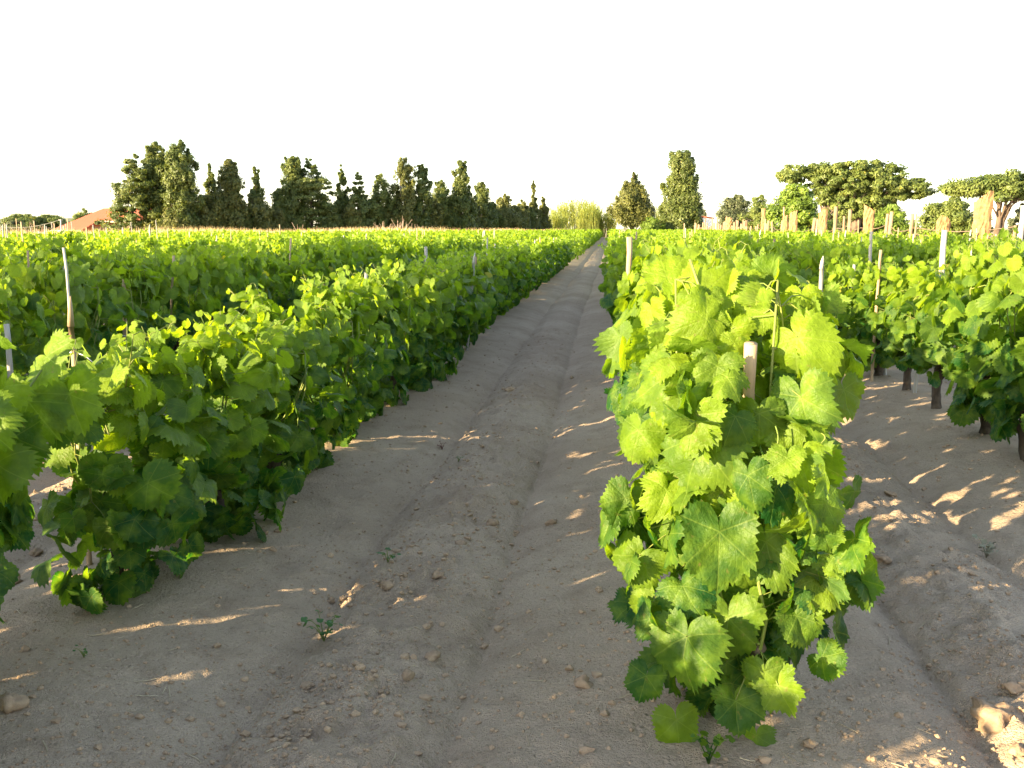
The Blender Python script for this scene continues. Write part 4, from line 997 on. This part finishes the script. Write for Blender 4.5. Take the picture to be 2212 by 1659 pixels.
def stone(u0, u1, tops, lab, seed, thick=.28):
    """slab: left and right edge px, outline of its top as (fraction across, v)"""
    uc = (u0+u1)/2; d = ray(uc, 480); y = FX*d[1]/d[0]; c = at(uc, 490, y); w = (u1-u0)*y/FPX; rs = np.random.RandomState(seed)
    f = np.linspace(0, 1, 9); hz = np.interp(f, [t[0] for t in tops], [at(uc, t[1], y)[2] for t in tops]) + rs.randn(9)*.015
    rows = 14; V = []
    for r_ in range(rows):
        q = r_/(rows-1); 
        z = -.2 + (hz+.2)*q; wx = (f-.5)*w*(1 + .05*math.sin(q*5+seed)) + .02*w*rs.randn(9)
        for s in (-1, 1):
            bul = thick*(.5-.28*(2*f-1)**4)*(1-.25*q)*(1+.12*rs.randn(9))
            V.append(np.stack([wx, s*bul, z], 1))
    V = np.array(V).reshape(rows, 2, 9, 3); ring = np.concatenate([V[:, 0], V[:, 1, ::-1]], 1); m = 18
    v = ring.reshape(-1, 3); i = np.arange(rows-1)[:, None]*m; j = np.arange(m)[None]
    q4 = np.stack([i+j, i+(j+1) % m, i+m+(j+1) % m, i+m+j], -1).reshape(-1, 4); b = (rows-1)*m
    top = np.array([[b+k_, b+k_+1, b+m-2-k_, b+m-1-k_] for k_ in range(8)])
    o = obj('standing_stone', mesh_np('standing_stone', v, [q4, top], M_STONE, smooth=False), None, (c[0]-.12, c[1], 0)); o.rotation_euler = (0, 0, -.25)
    tag(o, lab, 'stone slab', 'standing stones along the fence')
stone(2111, 2146, [(0, 438), (.3, 428), (.9, 411), (1, 413)], 'tallest ochre stone slab with a slanting top near the right edge', 1, .4)
stone(2031, 2058, [(0, 480), (.25, 467), (.6, 466), (1, 478)], 'short rounded standing stone between two fence spans', 2, .4)
stone(1871, 1892, [(0, 443), (.4, 446), (1, 456)], 'leaning ochre slab with its top sloping down to the right', 3, .35)
stone(1773, 1790, [(0, 459), (.5, 453), (1, 452)], 'pale slab in front of the umbrella tree trunk', 4, .4)
stone(1709, 1725, [(0, 461), (.6, 456), (1, 454)], 'slab before the right half of the fig tree', 5, .4)
stone(1694, 1706, [(0, 466), (1, 465)], 'low reddish slab before the middle of the fig tree', 6, .4)
stone(1647, 1656, [(0, 450), (1, 450)], 'narrow upright stone left of the fig tree', 7, .4)
stone(1570, 1583, [(0, 471), (.5, 469), (1, 472)], 'low reddish stone among the dense far posts', 8, .5)

# ------------------------------------------------------------------ far hills
def hills():
    rs = np.random.RandomState(3); a = np.linspace(R(95), R(150), 90); D = 3200
    x, y = np.cos(a)*D, np.sin(a)*D; w = np.degrees(a)
    h = 30*np.exp(-((w-118)/3.5)**2) + 34*np.exp(-((w-126)/5)**2) + 14*np.exp(-((w-109)/2.5)**2) + 6*(vnoise(w, w*0, .5, 1)+.5) + 1
    V = []
    for q, s in ((1, 0), (1.02, .7), (1.06, 1.0), (1.2, 0)): V.append(np.stack([x*q, y*q, h*s - (1 if s == 0 else 0)], 1))
    v = np.concatenate(V); n = len(a); i = (np.arange(3)[:, None]*n+np.arange(n-1)[None]).ravel()
    tag(obj('hills', mesh_np('hills', v, [np.stack([i, i+1, i+n+1, i+n], 1)], simple_mat('hill_scrub', (.10, .12, .07), (.20, .19, .12), .01, .95))), 'faint far hills behind the house', kind='structure')
hills()
